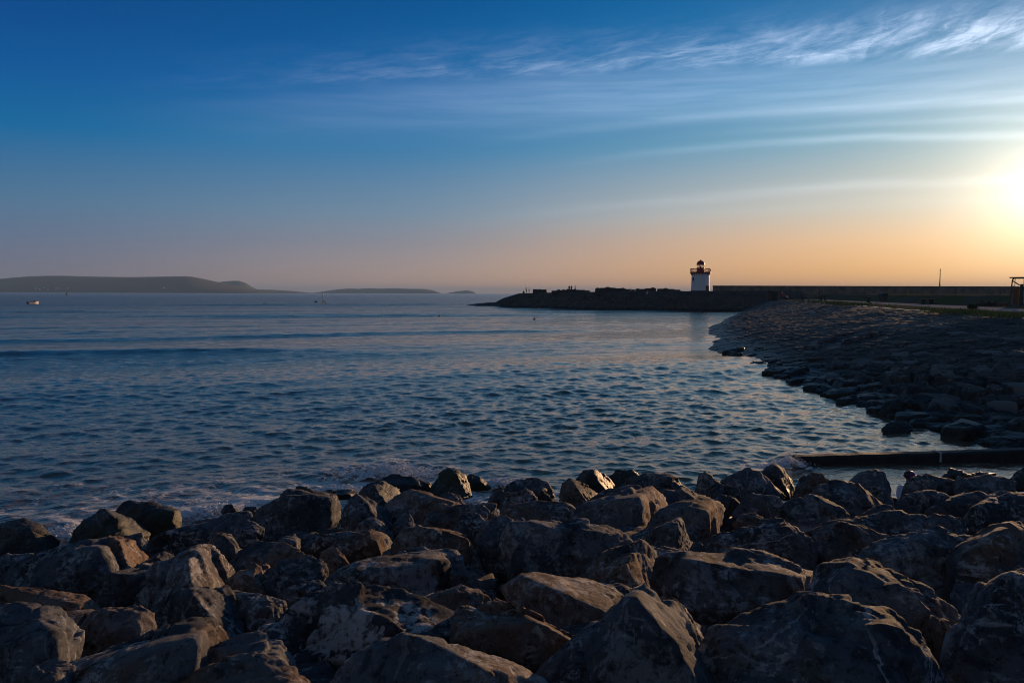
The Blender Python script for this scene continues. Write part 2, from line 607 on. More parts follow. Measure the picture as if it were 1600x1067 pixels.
def mat_water():
    m = bpy.data.materials.new("sea_water")
    m.use_nodes = True
    g = G(m.node_tree)
    gp = g.n('ShaderNodeNewGeometry').outputs['Position']

    def at(nm):
        return g.n('ShaderNodeAttribute', attribute_type='GEOMETRY', attribute_name=nm).outputs['Fac']
    shore, foam, far = at('shore'), at('foam'), at('far')
    rot = g.n('ShaderNodeVectorRotate', rotation_type='Z_AXIS')
    g.lk(gp, rot.inputs['Vector'])
    rot.inputs['Angle'].default_value = R(-24)
    rv = rot.outputs[0]
    n1 = g.noise(g.scaled(rv, (.55, 1.3, 1.0)), 1.6, 5.0, .6, .3)
    n2 = g.noise(g.scaled(rv, (.6, 1.2, 1.0)), 7.0, 4.0, .6, .2)
    n0 = g.noise(g.scaled(rv, (.25, 1.0, 1.0)), .22, 3.0, .5, .2)
    n3 = g.noise(g.scaled(rv, (.4, 1.0, 1.0)), .7, 3.0, .55, .2)
    hgt = g.m('ADD', g.m('ADD', g.m('MULTIPLY', n1, g.m('ADD', .034, g.m('MULTIPLY', far, .10))), g.m('MULTIPLY', n2, .017)), g.m('ADD', g.m('MULTIPLY', g.m('MULTIPLY', n0, far), .9), g.m('MULTIPLY', g.m('MULTIPLY', n3, far), .62)))
    bp = g.n('ShaderNodeBump')
    bp.inputs['Strength'].default_value = 1.0
    bp.inputs['Distance'].default_value = 1.0
    g.lk(hgt, bp.inputs['Height'])
    c = g.mix(shore, (.110, .082, .058), (.230, .165, .110))
    df = g.n('ShaderNodeBsdfDiffuse')
    g.lk(c, df.inputs[0])
    gl = g.n('ShaderNodeBsdfGlossy')
    g.lk(g.m('ADD', .05, g.m('MULTIPLY', far, .15)), gl.inputs['Roughness'])
    lw = g.n('ShaderNodeLayerWeight')
    lw.inputs['Blend'].default_value = .5
    for nd in (df, gl, lw):
        g.lk(bp.outputs[0], nd.inputs['Normal'])
    fr_ = g.m('ADD', .02, g.m('MULTIPLY', g.m('POWER', lw.outputs['Facing'], 3.1), .98))
    g.lk(g.mix(g.step(lw.outputs['Facing'], .50, .94), (.76, .45, .29), (1.0, .85, .74)), gl.inputs[0])      # warm tint painted into steep reflections to grey out the blue sky
    w = g.n('ShaderNodeMixShader')
    g.lk(fr_, w.inputs[0])
    g.lk(df.outputs[0], w.inputs[1])
    g.lk(gl.outputs[0], w.inputs[2])
    fo = g.n('ShaderNodeBsdfPrincipled')
    fo.inputs['Base Color'].default_value = (.80, .79, .77, 1)
    fo.inputs['Roughness'].default_value = .7
    # lacy foam: thin curls where two noises cross, plus froth
    fn = g.noise(g.scaled(rv, (.6, 1.0, 1.0)), 1.5, 8.0, .66, 1.4)
    lace = g.m('SUBTRACT', 1.0, g.step(g.m('ABSOLUTE', g.m('SUBTRACT', fn, .5)), .008, .036))
    pat = g.noise(g.scaled(rv, (.5, 1.0, 1.0)), .7, 5.0, .6, .5)
    fr = g.step(g.m('ADD', g.m('MULTIPLY', pat, .8), g.m('MULTIPLY', foam, .66)), .58, .74)
    bub = g.step(g.noise(gp, 16.0, 4.0, .7), .40, .60)
    froth = g.m('MULTIPLY', g.step(g.m('ADD', g.m('MULTIPLY', fn, .8), g.m('MULTIPLY', foam, .46)), .78, .86), g.m('ADD', .35, g.m('MULTIPLY', bub, .65)))
    fm = g.m('MINIMUM', g.m('ADD', g.m('MULTIPLY', g.m('MULTIPLY', lace, fr), .85), froth), 1.0)
    fm = g.m('MULTIPLY', fm, g.step(foam, .02, .2))
    ms = g.n('ShaderNodeMixShader')
    g.lk(fm, ms.inputs[0])
    g.lk(w.outputs[0], ms.inputs[1])
    g.lk(fo.outputs[0], ms.inputs[2])
    o = g.n('ShaderNodeOutputMaterial')
    g.lk(ms.outputs[0], o.inputs[0])
    return m


def mat_hill():
    m = bpy.data.materials.new("moorland")
    m.use_nodes = True
    g = G(m.node_tree)
    gp = g.n('ShaderNodeNewGeometry').outputs['Position']
    sp = g.n('ShaderNodeSeparateXYZ')
    g.lk(gp, sp.inputs[0])
    n = g.noise(gp, .0022, 6.0, .62)
    vo = g.n('ShaderNodeTexVoronoi')
    g.lk(g.scaled(gp, (.0022, .0012, .0)), vo.inputs['Vector'])
    vo.inputs['Scale'].default_value = 1.0
    rs = g.n('ShaderNodeSeparateColor')
    g.lk(vo.outputs['Color'], rs.inputs[0])
    c = g.mix(g.step(n, .35, .65), (.060, .050, .040), (.085, .066, .054))
    low = g.m('MULTIPLY', g.step(sp.outputs[2], 22.0, 42.0), g.m('SUBTRACT', 1.0, g.step(sp.outputs[2], 78.0, 96.0)))
    fld = g.m('MULTIPLY', g.m('MULTIPLY', g.step(rs.outputs[0], .55, .60), low), .9)
    c = g.mix(g.m('MULTIPLY', fld, .6), c, (.10, .12, .05))
    c = g.mix(g.m('SUBTRACT', 1.0, g.step(sp.outputs[2], 1.0, 5.0)), c, (.36, .29, .22))
    b = g.n('ShaderNodeBsdfPrincipled')
    g.lk(c, b.inputs['Base Color'])
    b.inputs['Roughness'].default_value = .95
    b.inputs['Specular IOR Level'].default_value = .1
    o = g.n('ShaderNodeOutputMaterial')
    g.lk(b.outputs[0], o.inputs[0])
    return m


def mat_turf():
    m = bpy.data.materials.new("bank_turf")
    m.use_nodes = True
    g = G(m.node_tree)
    gp = g.n('ShaderNodeNewGeometry').outputs['Position']
    a = g.n('ShaderNodeAttribute', attribute_type='GEOMETRY', attribute_name='inland').outputs['Fac']
    n = g.noise(gp, .25, 6.0, .62)
    n2 = g.noise(gp, 1.6, 6.0, .7)
    c = g.mix(g.step(n, .42, .58), (.150, .122, .098), (.115, .122, .052))
    c = g.mix(g.m('MULTIPLY', g.step(n2, .5, .7), .5), c, (.17, .155, .135))
    # concrete promenade, worn edge of grass on the sea side
    wob = g.m('ADD', a, g.m('MULTIPLY', g.m('SUBTRACT', n2, .5), 1.2))
    path = g.m('MULTIPLY', g.step(wob, 4.6, 5.2), g.m('SUBTRACT', 1.0, g.step(a, 10.2, 10.5)))
    pc = g.mix(g.step(n2, .3, .7), (.30, .285, .265), (.42, .40, .37))
    c = g.mix(path, c, pc)
    b = g.n('ShaderNodeBsdfPrincipled')
    g.lk(c, b.inputs['Base Color'])
    b.inputs['Roughness'].default_value = .9
    b.inputs['Specular IOR Level'].default_value = .0
    bp = g.n('ShaderNodeBump')
    bp.inputs['Strength'].default_value = .3
    bp.inputs['Distance'].default_value = .04
    g.lk(n2, bp.inputs['Height'])
    g.lk(bp.outputs[0], b.inputs['Normal'])
    o = g.n('ShaderNodeOutputMaterial')
    g.lk(b.outputs[0], o.inputs[0])
    return m


M_ROCK = mat_rock()
M_BANK = mat_pitching("bank_stone", (.050, .044, .038), (.092, .081, .070), (.27, .265, .26), 1.0, True)
M_SPIT = mat_pitching("spit_stone", (.075, .068, .062), (.125, .105, .088), (.26, .24, .22), .6)
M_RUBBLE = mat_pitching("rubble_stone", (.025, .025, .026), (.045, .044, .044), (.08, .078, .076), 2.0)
M_WATER = mat_water()
M_HILL = mat_hill()
M_TURF = mat_turf()
M_WHITE = mat_simple("whitewash", (.78, .78, .77), .6, 0, .04, 2.0)
M_MAROON = mat_simple("maroon_paint", (.30, .025, .025), .4, 0, .15, 5.0)
M_DARK = mat_simple("dark_paint", (.02, .02, .022), .5, 0, .2, 5.0)
M_WALL = mat_simple("sea_wall_concrete", (.25, .19, .14), .85, 0, .3, .8, .4)
M_BLOCK = mat_simple("dark_masonry", (.075, .066, .058), .9, 0, .35, 2.0, .6)
M_TIMBER = mat_simple("wet_timber", (.028, .023, .019), .75, 0, .4, 5.0, .5)
M_CONC = mat_simple("table_concrete", (.045, .042, .040), .8, 0, .2, 4.0, .3)
M_STEEL = mat_simple("rusty_steel", (.14, .075, .045), .6, .3, .4, 6.0, .2)
M_GREYP = mat_simple("grey_panel", (.16, .16, .17), .6, 0, .15, 4.0)
M_WOODP = mat_simple("brown_board", (.16, .09, .05), .7, 0, .25, 4.0)
M_LEAF = mat_simple("shrub_leaf", (.035, .055, .018), .7, 0, .4, 3.0)
M_GRASS = mat_simple("long_grass", (.15, .18, .045), .7, 0, .35, 3.0)
M_SKIN = mat_simple("skin", (.45, .28, .2), .6, 0, .05)
M_HAIR = mat_simple("hair", (.03, .02, .015), .6)
M_PURPLE = mat_simple("purple_cloth", (.10, .02, .17), .8, 0, .15, 30.0)
M_SHIRT = mat_simple("white_cloth", (.62, .64, .72), .85, 0, .06, 14.0, .2)
M_NAVY = mat_simple("dark_cloth", (.02, .022, .035), .85, 0, .2, 14.0)
M_REDC = mat_simple("red_cloth", (.42, .035, .02), .8, 0, .15, 14.0)
M_ORANGE = mat_simple("orange_paint", (.65, .16, .03), .4, 0, .1)
M_YELLOW = mat_simple("yellow_paint", (.60, .42, .03), .4, 0, .1)
M_HULL = mat_simple("boat_white", (.75, .74, .72), .35, 0, .05)
M_ROPE = mat_simple("pale_rope", (.5, .49, .46), .8, 0, .15, 20)
M_FOAM = mat_simple("white_foam", (.75, .76, .78), .8, 0, .05, 9.0, .3)
mg = bpy.data.materials.new("lantern_glass")
mg.use_nodes = True
_b = mg.node_tree.nodes['Principled BSDF']
_b.inputs['Transmission Weight'].default_value = 1.0
_b.inputs['Roughness'].default_value = .02
_b.inputs['IOR'].default_value = 1.1
M_GLASS = mg

# ------------------------------------------------------------------ the lie of the land
_sx = [-900, 0, 300, 560, 1100, 1600, 2600]
_ss = [.262, .2526, .213, .185, .166, .163, .163]


def slope_at(px):
    return np.interp(px, _sx, _ss)


def bank_z(x, y):
    """height of the boulder bank's outer surface"""
    y = np.asarray(y, float)
    x = np.asarray(x, float)
    px = 800 + F * x / np.maximum(y, 4.0)
    return EYE - 1.55 - slope_at(px) * (np.maximum(y, 1.2) - 3.2)


def bank_depth(px, py):
    v = ray(px, py)
    t = -v.z
    s = float(slope_at(px))
    return min(max((1.55 - 3.2 * s) / max(t - s, .02), 1.5), 18.3)


# rubble under the boulders
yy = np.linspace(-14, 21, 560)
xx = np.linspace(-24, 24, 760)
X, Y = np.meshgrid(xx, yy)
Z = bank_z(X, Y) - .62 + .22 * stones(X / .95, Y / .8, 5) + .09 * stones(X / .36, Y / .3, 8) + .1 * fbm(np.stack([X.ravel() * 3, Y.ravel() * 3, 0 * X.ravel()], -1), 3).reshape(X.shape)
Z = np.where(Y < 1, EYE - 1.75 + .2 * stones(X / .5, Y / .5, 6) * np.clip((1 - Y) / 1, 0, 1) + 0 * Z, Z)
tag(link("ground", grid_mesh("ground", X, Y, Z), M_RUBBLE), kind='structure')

# ------------------------------------------------------------------ sea
_shore_px = [(-700, 850), (-100, 852), (90, 845), (180, 815), (300, 815), (400, 788), (520, 768), (600, 755), (680, 772), (760, 780), (870, 770),
             (1000, 750), (1080, 760), (1240, 742), (1600, 745)]
SHORE = np.array([W(*p)[:2] for p in _shore_px])
XW_Y = np.array([-40, 0, 14, 20.8, 28, 43, 62, 82, 100, 125, 152, 176, 186, 215])
XW_X = np.array([19, 17, 14.6, 13.3, 12.8, 13.6, 16, 20, 25, 33, 42, 50, 53, 56])
XC_X = np.array([25, 24.5, 24, 24.1, 24.3, 26, 30, 35.5, 39.5, 46, 52, 58, 61, 66])


def crest_x(y):
    return np.interp(y, XW_Y, XC_X)


def water_x(y):
    return np.interp(y, XW_Y, XW_X)


def seg_dist(px, py, poly):
    best = np.full(px.shape, 1e9)
    for (ax, ay), (bx, by) in zip(poly[:-1], poly[1:]):
        dx, dy = bx - ax, by - ay
        t = np.clip(((px - ax) * dx + (py - ay) * dy) / (dx * dx + dy * dy), 0, 1)
        best = np.minimum(best, np.hypot(px - ax - t * dx, py - ay - t * dy))
    return best


def build_sea():
    rs = [8.5]
    while rs[-1] < 29500:
        r = rs[-1]
        rs.append(r + max(.03, min(r * r / 3216 * .46, r * (.008 if r < 900 else .03 if r < 4000 else .12))))
    rs = np.array(rs)
    az = np.concatenate([np.linspace(-80, -41, 60, endpoint=False), np.linspace(-41, 41, 1250, endpoint=False), np.linspace(41, 80, 61)])
    A, Rr = np.meshgrid(np.radians(az), rs)
    X = (Rr * np.sin(A)).astype(np.float32)
    Y = (Rr * np.cos(A)).astype(np.float32)
    Z = np.zeros_like(X)
    DX = np.zeros_like(X)
    DY = np.zeros_like(X)
    step_r = np.gradient(rs)
    sp = np.maximum(step_r, rs * R(82 / 1250))
    sp = sp[:, None]
    rng = np.random.default_rng(5)
    head = math.atan2(-.90, .42)
    # local patches of calmer and rougher water
    q = np.stack([X.ravel() * .03, Y.ravel() * .055, 0 * X.ravel()], -1)
    gust = np.clip(1 + 1.2 * fbm(q, 4).reshape(X.shape), .40, 1.8)
    comps = []
    for lam in np.geomspace(.22, 7.5, 120):
        lam *= rng.uniform(.95, 1.05)
        spread = R(20 + 34 * (1 - min(lam / 4, 1)))
        sl = .0265 * (1.0 if lam < .75 else (.75 / lam) ** .95)
        comps.append((lam, head + rng.normal() * spread, sl * rng.uniform(.6, 1.3), True))
    for lam in (17, 21, 26, 33):
        comps.append((lam, head + rng.normal() * .05, .016, False))
    for lam, th, sl, chop in comps:
        k = 2 * math.pi / lam
        amp = sl / k
        w = np.clip(lam / (1.9 * sp) - .6, 0, 1)
        if w.max() <= 0:
            continue
        n = int(np.argmax(w[:, 0] <= 0)) if (w[:, 0] <= 0).any() else len(rs)
        kx, ky = k * math.cos(th), k * math.sin(th)
        ph = kx * X[:n] + ky * Y[:n] + rng.uniform(0, 6.283)
        ww = w[:n] * amp
        if chop:
            ww = ww * gust[:n]
        s = np.sin(ph)
        Z[:n] += ww * np.cos(ph)
        DX[:n] -= ww * math.cos(th) * s * .95
        DY[:n] -= ww * math.sin(th) * s * .95
    # long low swell crests lying across the bay
    for d0, amp, wd, x0, x1 in ((62, .26, 1.1, -70, -8), (83, .32, 1.2, -70, 16), (108, .20, 1.4, -120, 20), (150, .34, 1.8, -180, 20), (196, .24, 2.4, -200, 10), (285, .55, 4, -260, -12)):
        ln = Y - (d0 + .36 * X + 2.2 * np.sin(X / 17 + d0) + 1.3 * np.sin(X / 7.3 + d0 * 2))
        m = np.clip((X - x0) / 14, 0, 1) * np.clip((x1 - X) / 14, 0, 1)
        Z += .72 * amp * m * np.exp(-(ln / wd) ** 2)
    ds = seg_dist(X, Y, SHORE)
    dr = np.abs(X - water_x(Y)) + np.where(Y > 190, 50, 0)
    inlet = np.clip((X - 5.5) / 1.5, 0, 1) * np.clip((19.2 - Y) / .6, 0, 1)      # sheltered water behind the groyne
    calm = 1 - .75 * inlet
    Z *= calm
    left = np.clip(1 - (X + 1.5) / 3.0, 0, 1)
    foam = np.exp(-ds / (0.5 + 1.9 * left)) * (.45 + .75 * left)
    sx, sy = W(1232, 727)[:2]
    foam = np.maximum(foam, 1.2 * np.exp(-np.hypot(X - sx + .4, (Y - sy)) / .8))
    foam = np.maximum(foam, .45 * np.exp(-dr / .8) * (Y < 90))
    shore = np.clip(np.exp(-ds / 3.2) * (.45 + .55 * left) + inlet * .7 + .3 * np.exp(-dr / 3), 0, 1)
    far = np.clip((Rr - 40) / 260, 0, 1) ** .7
    me = grid_mesh("sea", X + DX * calm, Y + DY * calm, Z, True, {'foam': foam, 'shore': shore, 'far': far})
    tag(link("sea", me, M_WATER), kind='structure')


build_sea()

# ------------------------------------------------------------------ revetment on the right
def build_revetment():
    ys = [2.0]
    while ys[-1] < 205:
        ys.append(ys[-1] + max(.045, abs(ys[-1]) / 560))
    ys = np.array(ys)
    t = np.concatenate([np.linspace(-.35, 0, 50, endpoint=False), np.linspace(0, 1.0, 300), [1.03, 1.07]])
    T, Y = np.meshgrid(t, ys)
    xw, xc = water_x(Y), crest_x(Y)
    X = xw + (xc - xw) * T
    Z = np.where(T < 0, T * 4.5, 2.9 * np.clip(T, 0, 1) ** .92)
    u, v = Y, (T * 12.0)
    near = np.clip((50 - Y) / 22, 0, 1)
    low = np.clip(1.15 - T * 1.3, 0, 1)
    wu = u + .5 * np.sin(v * .8) + .55 * v
    big = stones(wu / 1.7, v / .95, 21)
    sml = stones(wu / 1.5, v / .62, 22)
    tone = stones.tone
    q = np.stack([X.ravel(), Y.ravel(), Z.ravel()], -1)
    und = fbm(q * .22, 3).reshape(X.shape)
    st = np.stack([wu.ravel() * .35, v.ravel() * 1.5, 0 * v.ravel()], -1)
    strata = fbm(st, 4, .6, True).reshape(X.shape)
    fine = fbm(q * 3.0, 4, .6).reshape(X.shape)
    patch = np.clip(.5 + 1.3 * fbm(q * .16 + 40, 3).reshape(X.shape), 0, 1)
    amp = .9 - .5 * np.clip(T, 0, 1)
    disp = near * (.32 * big * (.35 + .65 * low)) * (.4 + .6 * patch) + .11 * sml * amp * (.35 + .65 * patch) + .13 * und + (.05 + .10 * near) * strata + .022 * fine
    fade = np.clip((1.02 - T) / .09, 0, 1)
    Z = Z + disp * (.15 + .85 * fade) - .04
    Z = np.where(T > 1.0, 2.4, Z)
    tag(link("revetment_slope", grid_mesh("revetment_slope", X, Y, Z, True, {'tone': tone}), M_BANK), kind='structure')


build_revetment()


def land_z(x, y):
    inl = x - crest_x(y)
    s = np.clip((inl - 10.5 - 8 * np.clip((95 - y) / 25, 0, 1)) / 4, 0, 1)
    s2 = np.clip((y - 105) / 70, 0, 1)
    s3 = np.clip((inl - 12) / 10, 0, 1)
    return 2.9 + 1.05 * s * s * (3 - 2 * s) + .25 * s2 * s2 * (3 - 2 * s2) * s3


def build_land():
    ys = np.concatenate([np.linspace(-20, 60, 90, endpoint=False), np.linspace(60, 212, 200)])
    t = np.concatenate([np.linspace(0, 14, 110, endpoint=False), np.geomspace(14, 330, 120)])
    T, Y = np.meshgrid(t, ys)
    X = crest_x(Y) + T
    q = np.stack([X.ravel(), Y.ravel(), 0 * X.ravel()], -1)
    Z = land_z(X, Y) + .16 * fbm(q * .35, 4).reshape(X.shape) * np.clip((T - 10.4) / 3, 0, 1) + .10 * fbm(q * 1.3, 3).reshape(X.shape) * np.clip((1.6 - T) / 1.6, 0, 1)
    tag(link("embankment", grid_mesh("embankment", X, Y, Z, True, {'inland': T}), M_TURF), kind='structure')


build_land()


# ------------------------------------------------------------------ the rocky spit that carries the lighthouse
SP_X = np.array([-15.5, -13, -8, -3, 4, 14, 25.5, 43, 56, 70])
SP_Y = np.array([263, 260, 250, 240, 230, 214, 199, 190, 187, 186])
SC_X = np.array([-15.5, -12, -8, -5.5, -2.5, 2, 10, 20, 43, 70])
SC_Z = np.array([.05, .55, .95, 1.15, 2.6, 4.0, 4.25, 4.45, 4.72, 4.85])


def spit_z(x):
    return np.interp(x, SC_X, SC_Z)


def build_spit():
    xs = np.linspace(-15.5, 70, 560)
    w = np.concatenate([np.linspace(-3, 11, 110), np.linspace(11.3, 36, 60)])
    Wd, X = np.meshgrid(w, xs)
    zc = spit_z(X)
    front = np.clip(Wd / 9.0, -1, 1)
    back = np.clip((34 - Wd) / 9.0, -1, 1)
    prof = np.where(Wd < 0, Wd * .35, zc * np.minimum(front, back) ** .85 * (front > 0) + 0)
    prof = np.where(np.isfinite(prof), prof, -.5)
    Y = np.interp(X, SP_X, SP_Y) + Wd
    q = np.stack([X.ravel(), Y.ravel(), 0 * X.ravel()], -1)
    rough = .55 * (stones(X / 1.5, Wd / 1.1, 31) - .35) + .7 * fbm(q * .3, 4).reshape(X.shape)
    rough *= np.clip((10.5 - Wd) / 4, .12, 1) * np.clip(zc / 2, .25, 1)
    tag(link("rocky_spit", grid_mesh("rocky_spit", X, Y, prof + rough), M_SPIT), kind='structure')


build_spit()


# ------------------------------------------------------------------ far hills across the bay
def build_hills(name, prof, d, depth, seed):
    px = np.linspace(prof[0][0], prof[-1][0], 420)
    top = np.interp(px, [p[0] for p in prof], [p[1] for p in prof])
    k = np.ones(9) / 9
    top = np.convolve(np.pad(top, 4, mode='edge'), k, 'valid')
    xt = np.array([P(a, 458, d).x for a in px])
    zt = np.array([max(P(a, b, d).z, .5) for a, b in zip(px, top)])
    v = np.linspace(-1, 1, 60)
    V, X = np.meshgrid(v, xt)
    H = np.repeat(zt[:, None], len(v), 1)
    Y = d + V * depth
    q = np.stack([X.ravel() / 700, Y.ravel() / 700, 0 * X.ravel() + seed], -1)
    n = fbm(q, 5).reshape(X.shape)
    sh = np.clip(1 - np.abs(V) ** 1.6, 0, 1)
    Z = H * sh * (1 + .22 * n * np.abs(V)) - 3 * (np.abs(V) > .985)
    Z = np.minimum(Z, H)
    tag(link(name, grid_mesh(name, X * (Y / d), Y, Z), M_HILL), kind='structure')


build_hills("hills", [(-420, 452), (-300, 446), (-150, 441), (-40, 439), (0, 436), (20, 434), (45, 432), (75, 431), (100, 431), (150, 432.3), (200, 433), (245, 432.5), (285, 431.7), (298, 432),
                      (315, 435), (335, 439.5), (350, 443), (380, 448), (400, 453), (425, 457), (432, 461)], 7600, 1400, 1.0)
build_hills("headland_hill", [(300, 455), (325, 446), (345, 440.5), (360, 439), (374, 438.8), (384, 442), (394, 448.5), (402, 452.2), (430, 453), (460, 455), (480, 457), (500, 459.5)], 9400, 700, 2.0)
build_hills("island_hill", [(476, 459), (495, 457), (512, 454.3), (528, 452.2), (546, 450.8), (560, 451.4), (578, 450.4), (596, 451.2), (615, 450.3), (640, 451.4), (662, 451.5), (676, 453.5), (688, 457.5), (692, 459.5)], 10500, 500, 3.0)
build_hills("islet_hill", [(692, 459.5), (702, 457.5), (716, 455), (730, 453.8), (738, 455), (744, 458.5)], 11000, 300, 4.0)

# ------------------------------------------------------------------ boulders
_ico = {}


def ico(level):
    if level not in _ico:
        bm = bmesh.new()
        bmesh.ops.create_icosphere(bm, subdivisions=level, radius=1.0)
        v = np.array([x.co[:] for x in bm.verts], np.float32)
        f = np.array([[x.index for x in p.verts] for p in bm.faces], np.int32)
        bm.free()
        _ico[level] = (v / np.linalg.norm(v, axis=1, keepdims=True), f)
    return _ico[level]


def hull_planes(pts):
    bm = bmesh.new()
    for p in pts:
        bm.verts.new(p)
    bmesh.ops.convex_hull(bm, input=bm.verts)
    ns, ds = [], []
    bm.normal_update()
    for f in bm.faces:
        if f.calc_area() > 1e-7:
            ns.append(f.normal[:])
            ds.append(f.normal.dot(f.verts[0].co))
    bm.free()
    return np.array(ns), np.array(ds)


def rock_mesh(name, pts, level, seed, sharp=60.0, rough=1.0, facets=22, grow=1.0):
    """a boulder: the hull of its corner points, edges worn round, faces broken and weathered"""
    rng = np.random.default_rng(seed)
    pts = np.asarray(pts, float)
    c = (pts.min(0) + pts.max(0)) / 2 * .5 + pts.mean(0) * .5
    q = (pts - c) * grow
    N, D = hull_planes(q)
    fn = rng.normal(size=(facets, 3))
    fn /= np.linalg.norm(fn, axis=1, keepdims=True)
    fd = (fn @ q.T).max(1) * rng.uniform(.86, .97, facets) if facets == 4 else rng.uniform(.74, .94, facets)
    N, D = np.vstack([N, fn]), np.concatenate([D, fd])
    D = np.maximum(D, .02)
    v, f = ico(level)
    ext = (q.max(0) - q.min(0)) / 2
    d = v * ext
    d = d / np.linalg.norm(d, axis=1, keepdims=True)
    a = np.maximum(d @ (N / D[:, None]).T, 1e-6)
    amax = a.max(1)
    r = 1.0 / (amax * ((a / amax[:, None]) ** sharp).sum(1) ** (1 / sharp))
    p = d * r[:, None]
    size = float(np.prod(ext) ** (1 / 3)) * 2
    off = rng.uniform(0, 90, 3)
    w = p + .05 * size * np.stack([fbm(p / size * 2.5 + off + k * 7, 2) for k in range(3)], -1)
    ax = rng.normal(size=3)
    ax[2] += 1.0
    ax /= np.linalg.norm(ax)
    lay = w @ ax
    strata = fbm(np.stack([lay / size * 9, (w @ np.roll(ax, 1)) / size * 1.3, (w @ np.roll(ax, 2)) / size * 1.3], -1) + off, 3, .55, True)
    ns = 26
    sd = p[rng.integers(0, len(p), ns)]
    tv = rng.normal(size=(ns, 3)) * .14
    cv = rng.normal(size=ns) * .005 * size
    wj = w + .06 * size * np.stack([fbm(p / size * 5 + off + 31 + k * 7, 3) for k in range(3)], -1)
    dist = np.linalg.norm(wj[:, None, :] - sd[None], axis=2)
    near = np.argsort(dist, axis=1)[:, :2]
    rows = np.arange(len(p))
    d1, d2 = dist[rows, near[:, 0]], dist[rows, near[:, 1]]
    f0 = np.einsum('ij,ij->i', w - sd[near[:, 0]], tv[near[:, 0]]) + cv[near[:, 0]]
    f1 = np.einsum('ij,ij->i', w - sd[near[:, 1]], tv[near[:, 1]]) + cv[near[:, 1]]
    k = np.clip((d2 - d1) / (.03 * size), 0, 1)
    plates = f0 * (.5 + .5 * k) + f1 * (.5 - .5 * k)
    disp = plates + size * (.008 * fbm(w / size * 1.7 + off, 3) + .015 * fbm(w / size * 5 + off, 4, .6, True) + .011 * fbm(w / size * 15 + off, 4, .62, True) + .018 * strata)
    crack = np.clip(1 - np.abs(fbm(w / size * 2.3 + off[::-1], 2)) * 26, 0, 1)
    disp = disp - size * .024 * crack + .007 * fbm(w * 14 + off, 3)
    p = p + d * (disp * rough)[:, None]
    me = bpy.data.meshes.new(name)
    me.vertices.add(len(p))
    me.vertices.foreach_set('co', p.astype(np.float32).ravel())
    me.loops.add(len(f) * 3)
    me.loops.foreach_set('vertex_index', f.ravel())
    me.polygons.add(len(f))
    me.polygons.foreach_set('loop_start', np.arange(0, len(f) * 3, 3, dtype=np.int32))
    me.polygons.foreach_set('use_smooth', np.full(len(f), True))
    me.update(calc_edges=True)
    return me, Vector(c)


def traced_rock(outline, ridge=(), depth_scale=1.0, d=None, tilt=.42, rb=0.0):
    """corner points in the world from a traced outline, a depth and the ridge corners facing the camera"""
    o = np.array(outline, float)
    cx, cy = (o.min(0) + o.max(0)) / 2
    if d is None:
        d = bank_depth(cx, cy)
    w = (o[:, 0].max() - o[:, 0].min()) * d / F
    h = (o[:, 1].max() - o[:, 1].min()) * d / F
    Dp = .50 * math.sqrt(w * max(h, .45 * w)) * depth_scale
    pts = []

    def up(py):
        return (cy - py) * d / F
    for x, y in o:
        pts.append(P(x, y, max(d + tilt * up(y) + rb * w * max(0.0, (x - cx) / max(1.0, o[:, 0].max() - cx)), 1.0)))
    for x, y in o:                                   # back
        pts.append(P(cx + (x - cx) * .62, cy + (y - cy) * .62, d + Dp + tilt * up(y) * .5 + rb * w * max(0.0, (x - cx) / max(1.0, o[:, 0].max() - cx))) - Vector((0, 0, .12 * h)))
    rg = random.Random(int(abs(o.sum()) * 10))
    ww, hh = o[:, 0].max() - o[:, 0].min(), o[:, 1].max() - o[:, 1].min()
    ridge = list(ridge)
    if not ridge:                                    # a broken crest line, the top falling back, the face falling away below
        ya = rg.uniform(-.22, .02)
        ridge = [(cx + ww * rg.uniform(-.36, -.2), cy + hh * (ya + rg.uniform(-.06, .1)), rg.uniform(.55, .9)),
                 (cx + ww * rg.uniform(.12, .34), cy + hh * (ya + rg.uniform(-.06, .12)), rg.uniform(.6, .95)),
                 (cx + ww * rg.uniform(-.3, .1), cy + hh * rg.uniform(.3, .5), rg.uniform(.7, 1.0))]
    kf = 1.0 if rb else (.72 if cx > 950 else .86)
    for x, y, f in ridge:
        pts.append(P(x, y, max(d - f * kf * Dp + .35 * tilt * up(y), .9)))
    for fx in (-.34, .34):
        pts.append(P(cx + ww * fx, cy + hh * .46, max(d - .62 * Dp + .5 * tilt * up(cy + hh * .46), .9)))
    return [tuple(p) for p in pts], d


def parse(s):
    return [tuple(float(t) for t in p.split(',')) for p in s.split()]


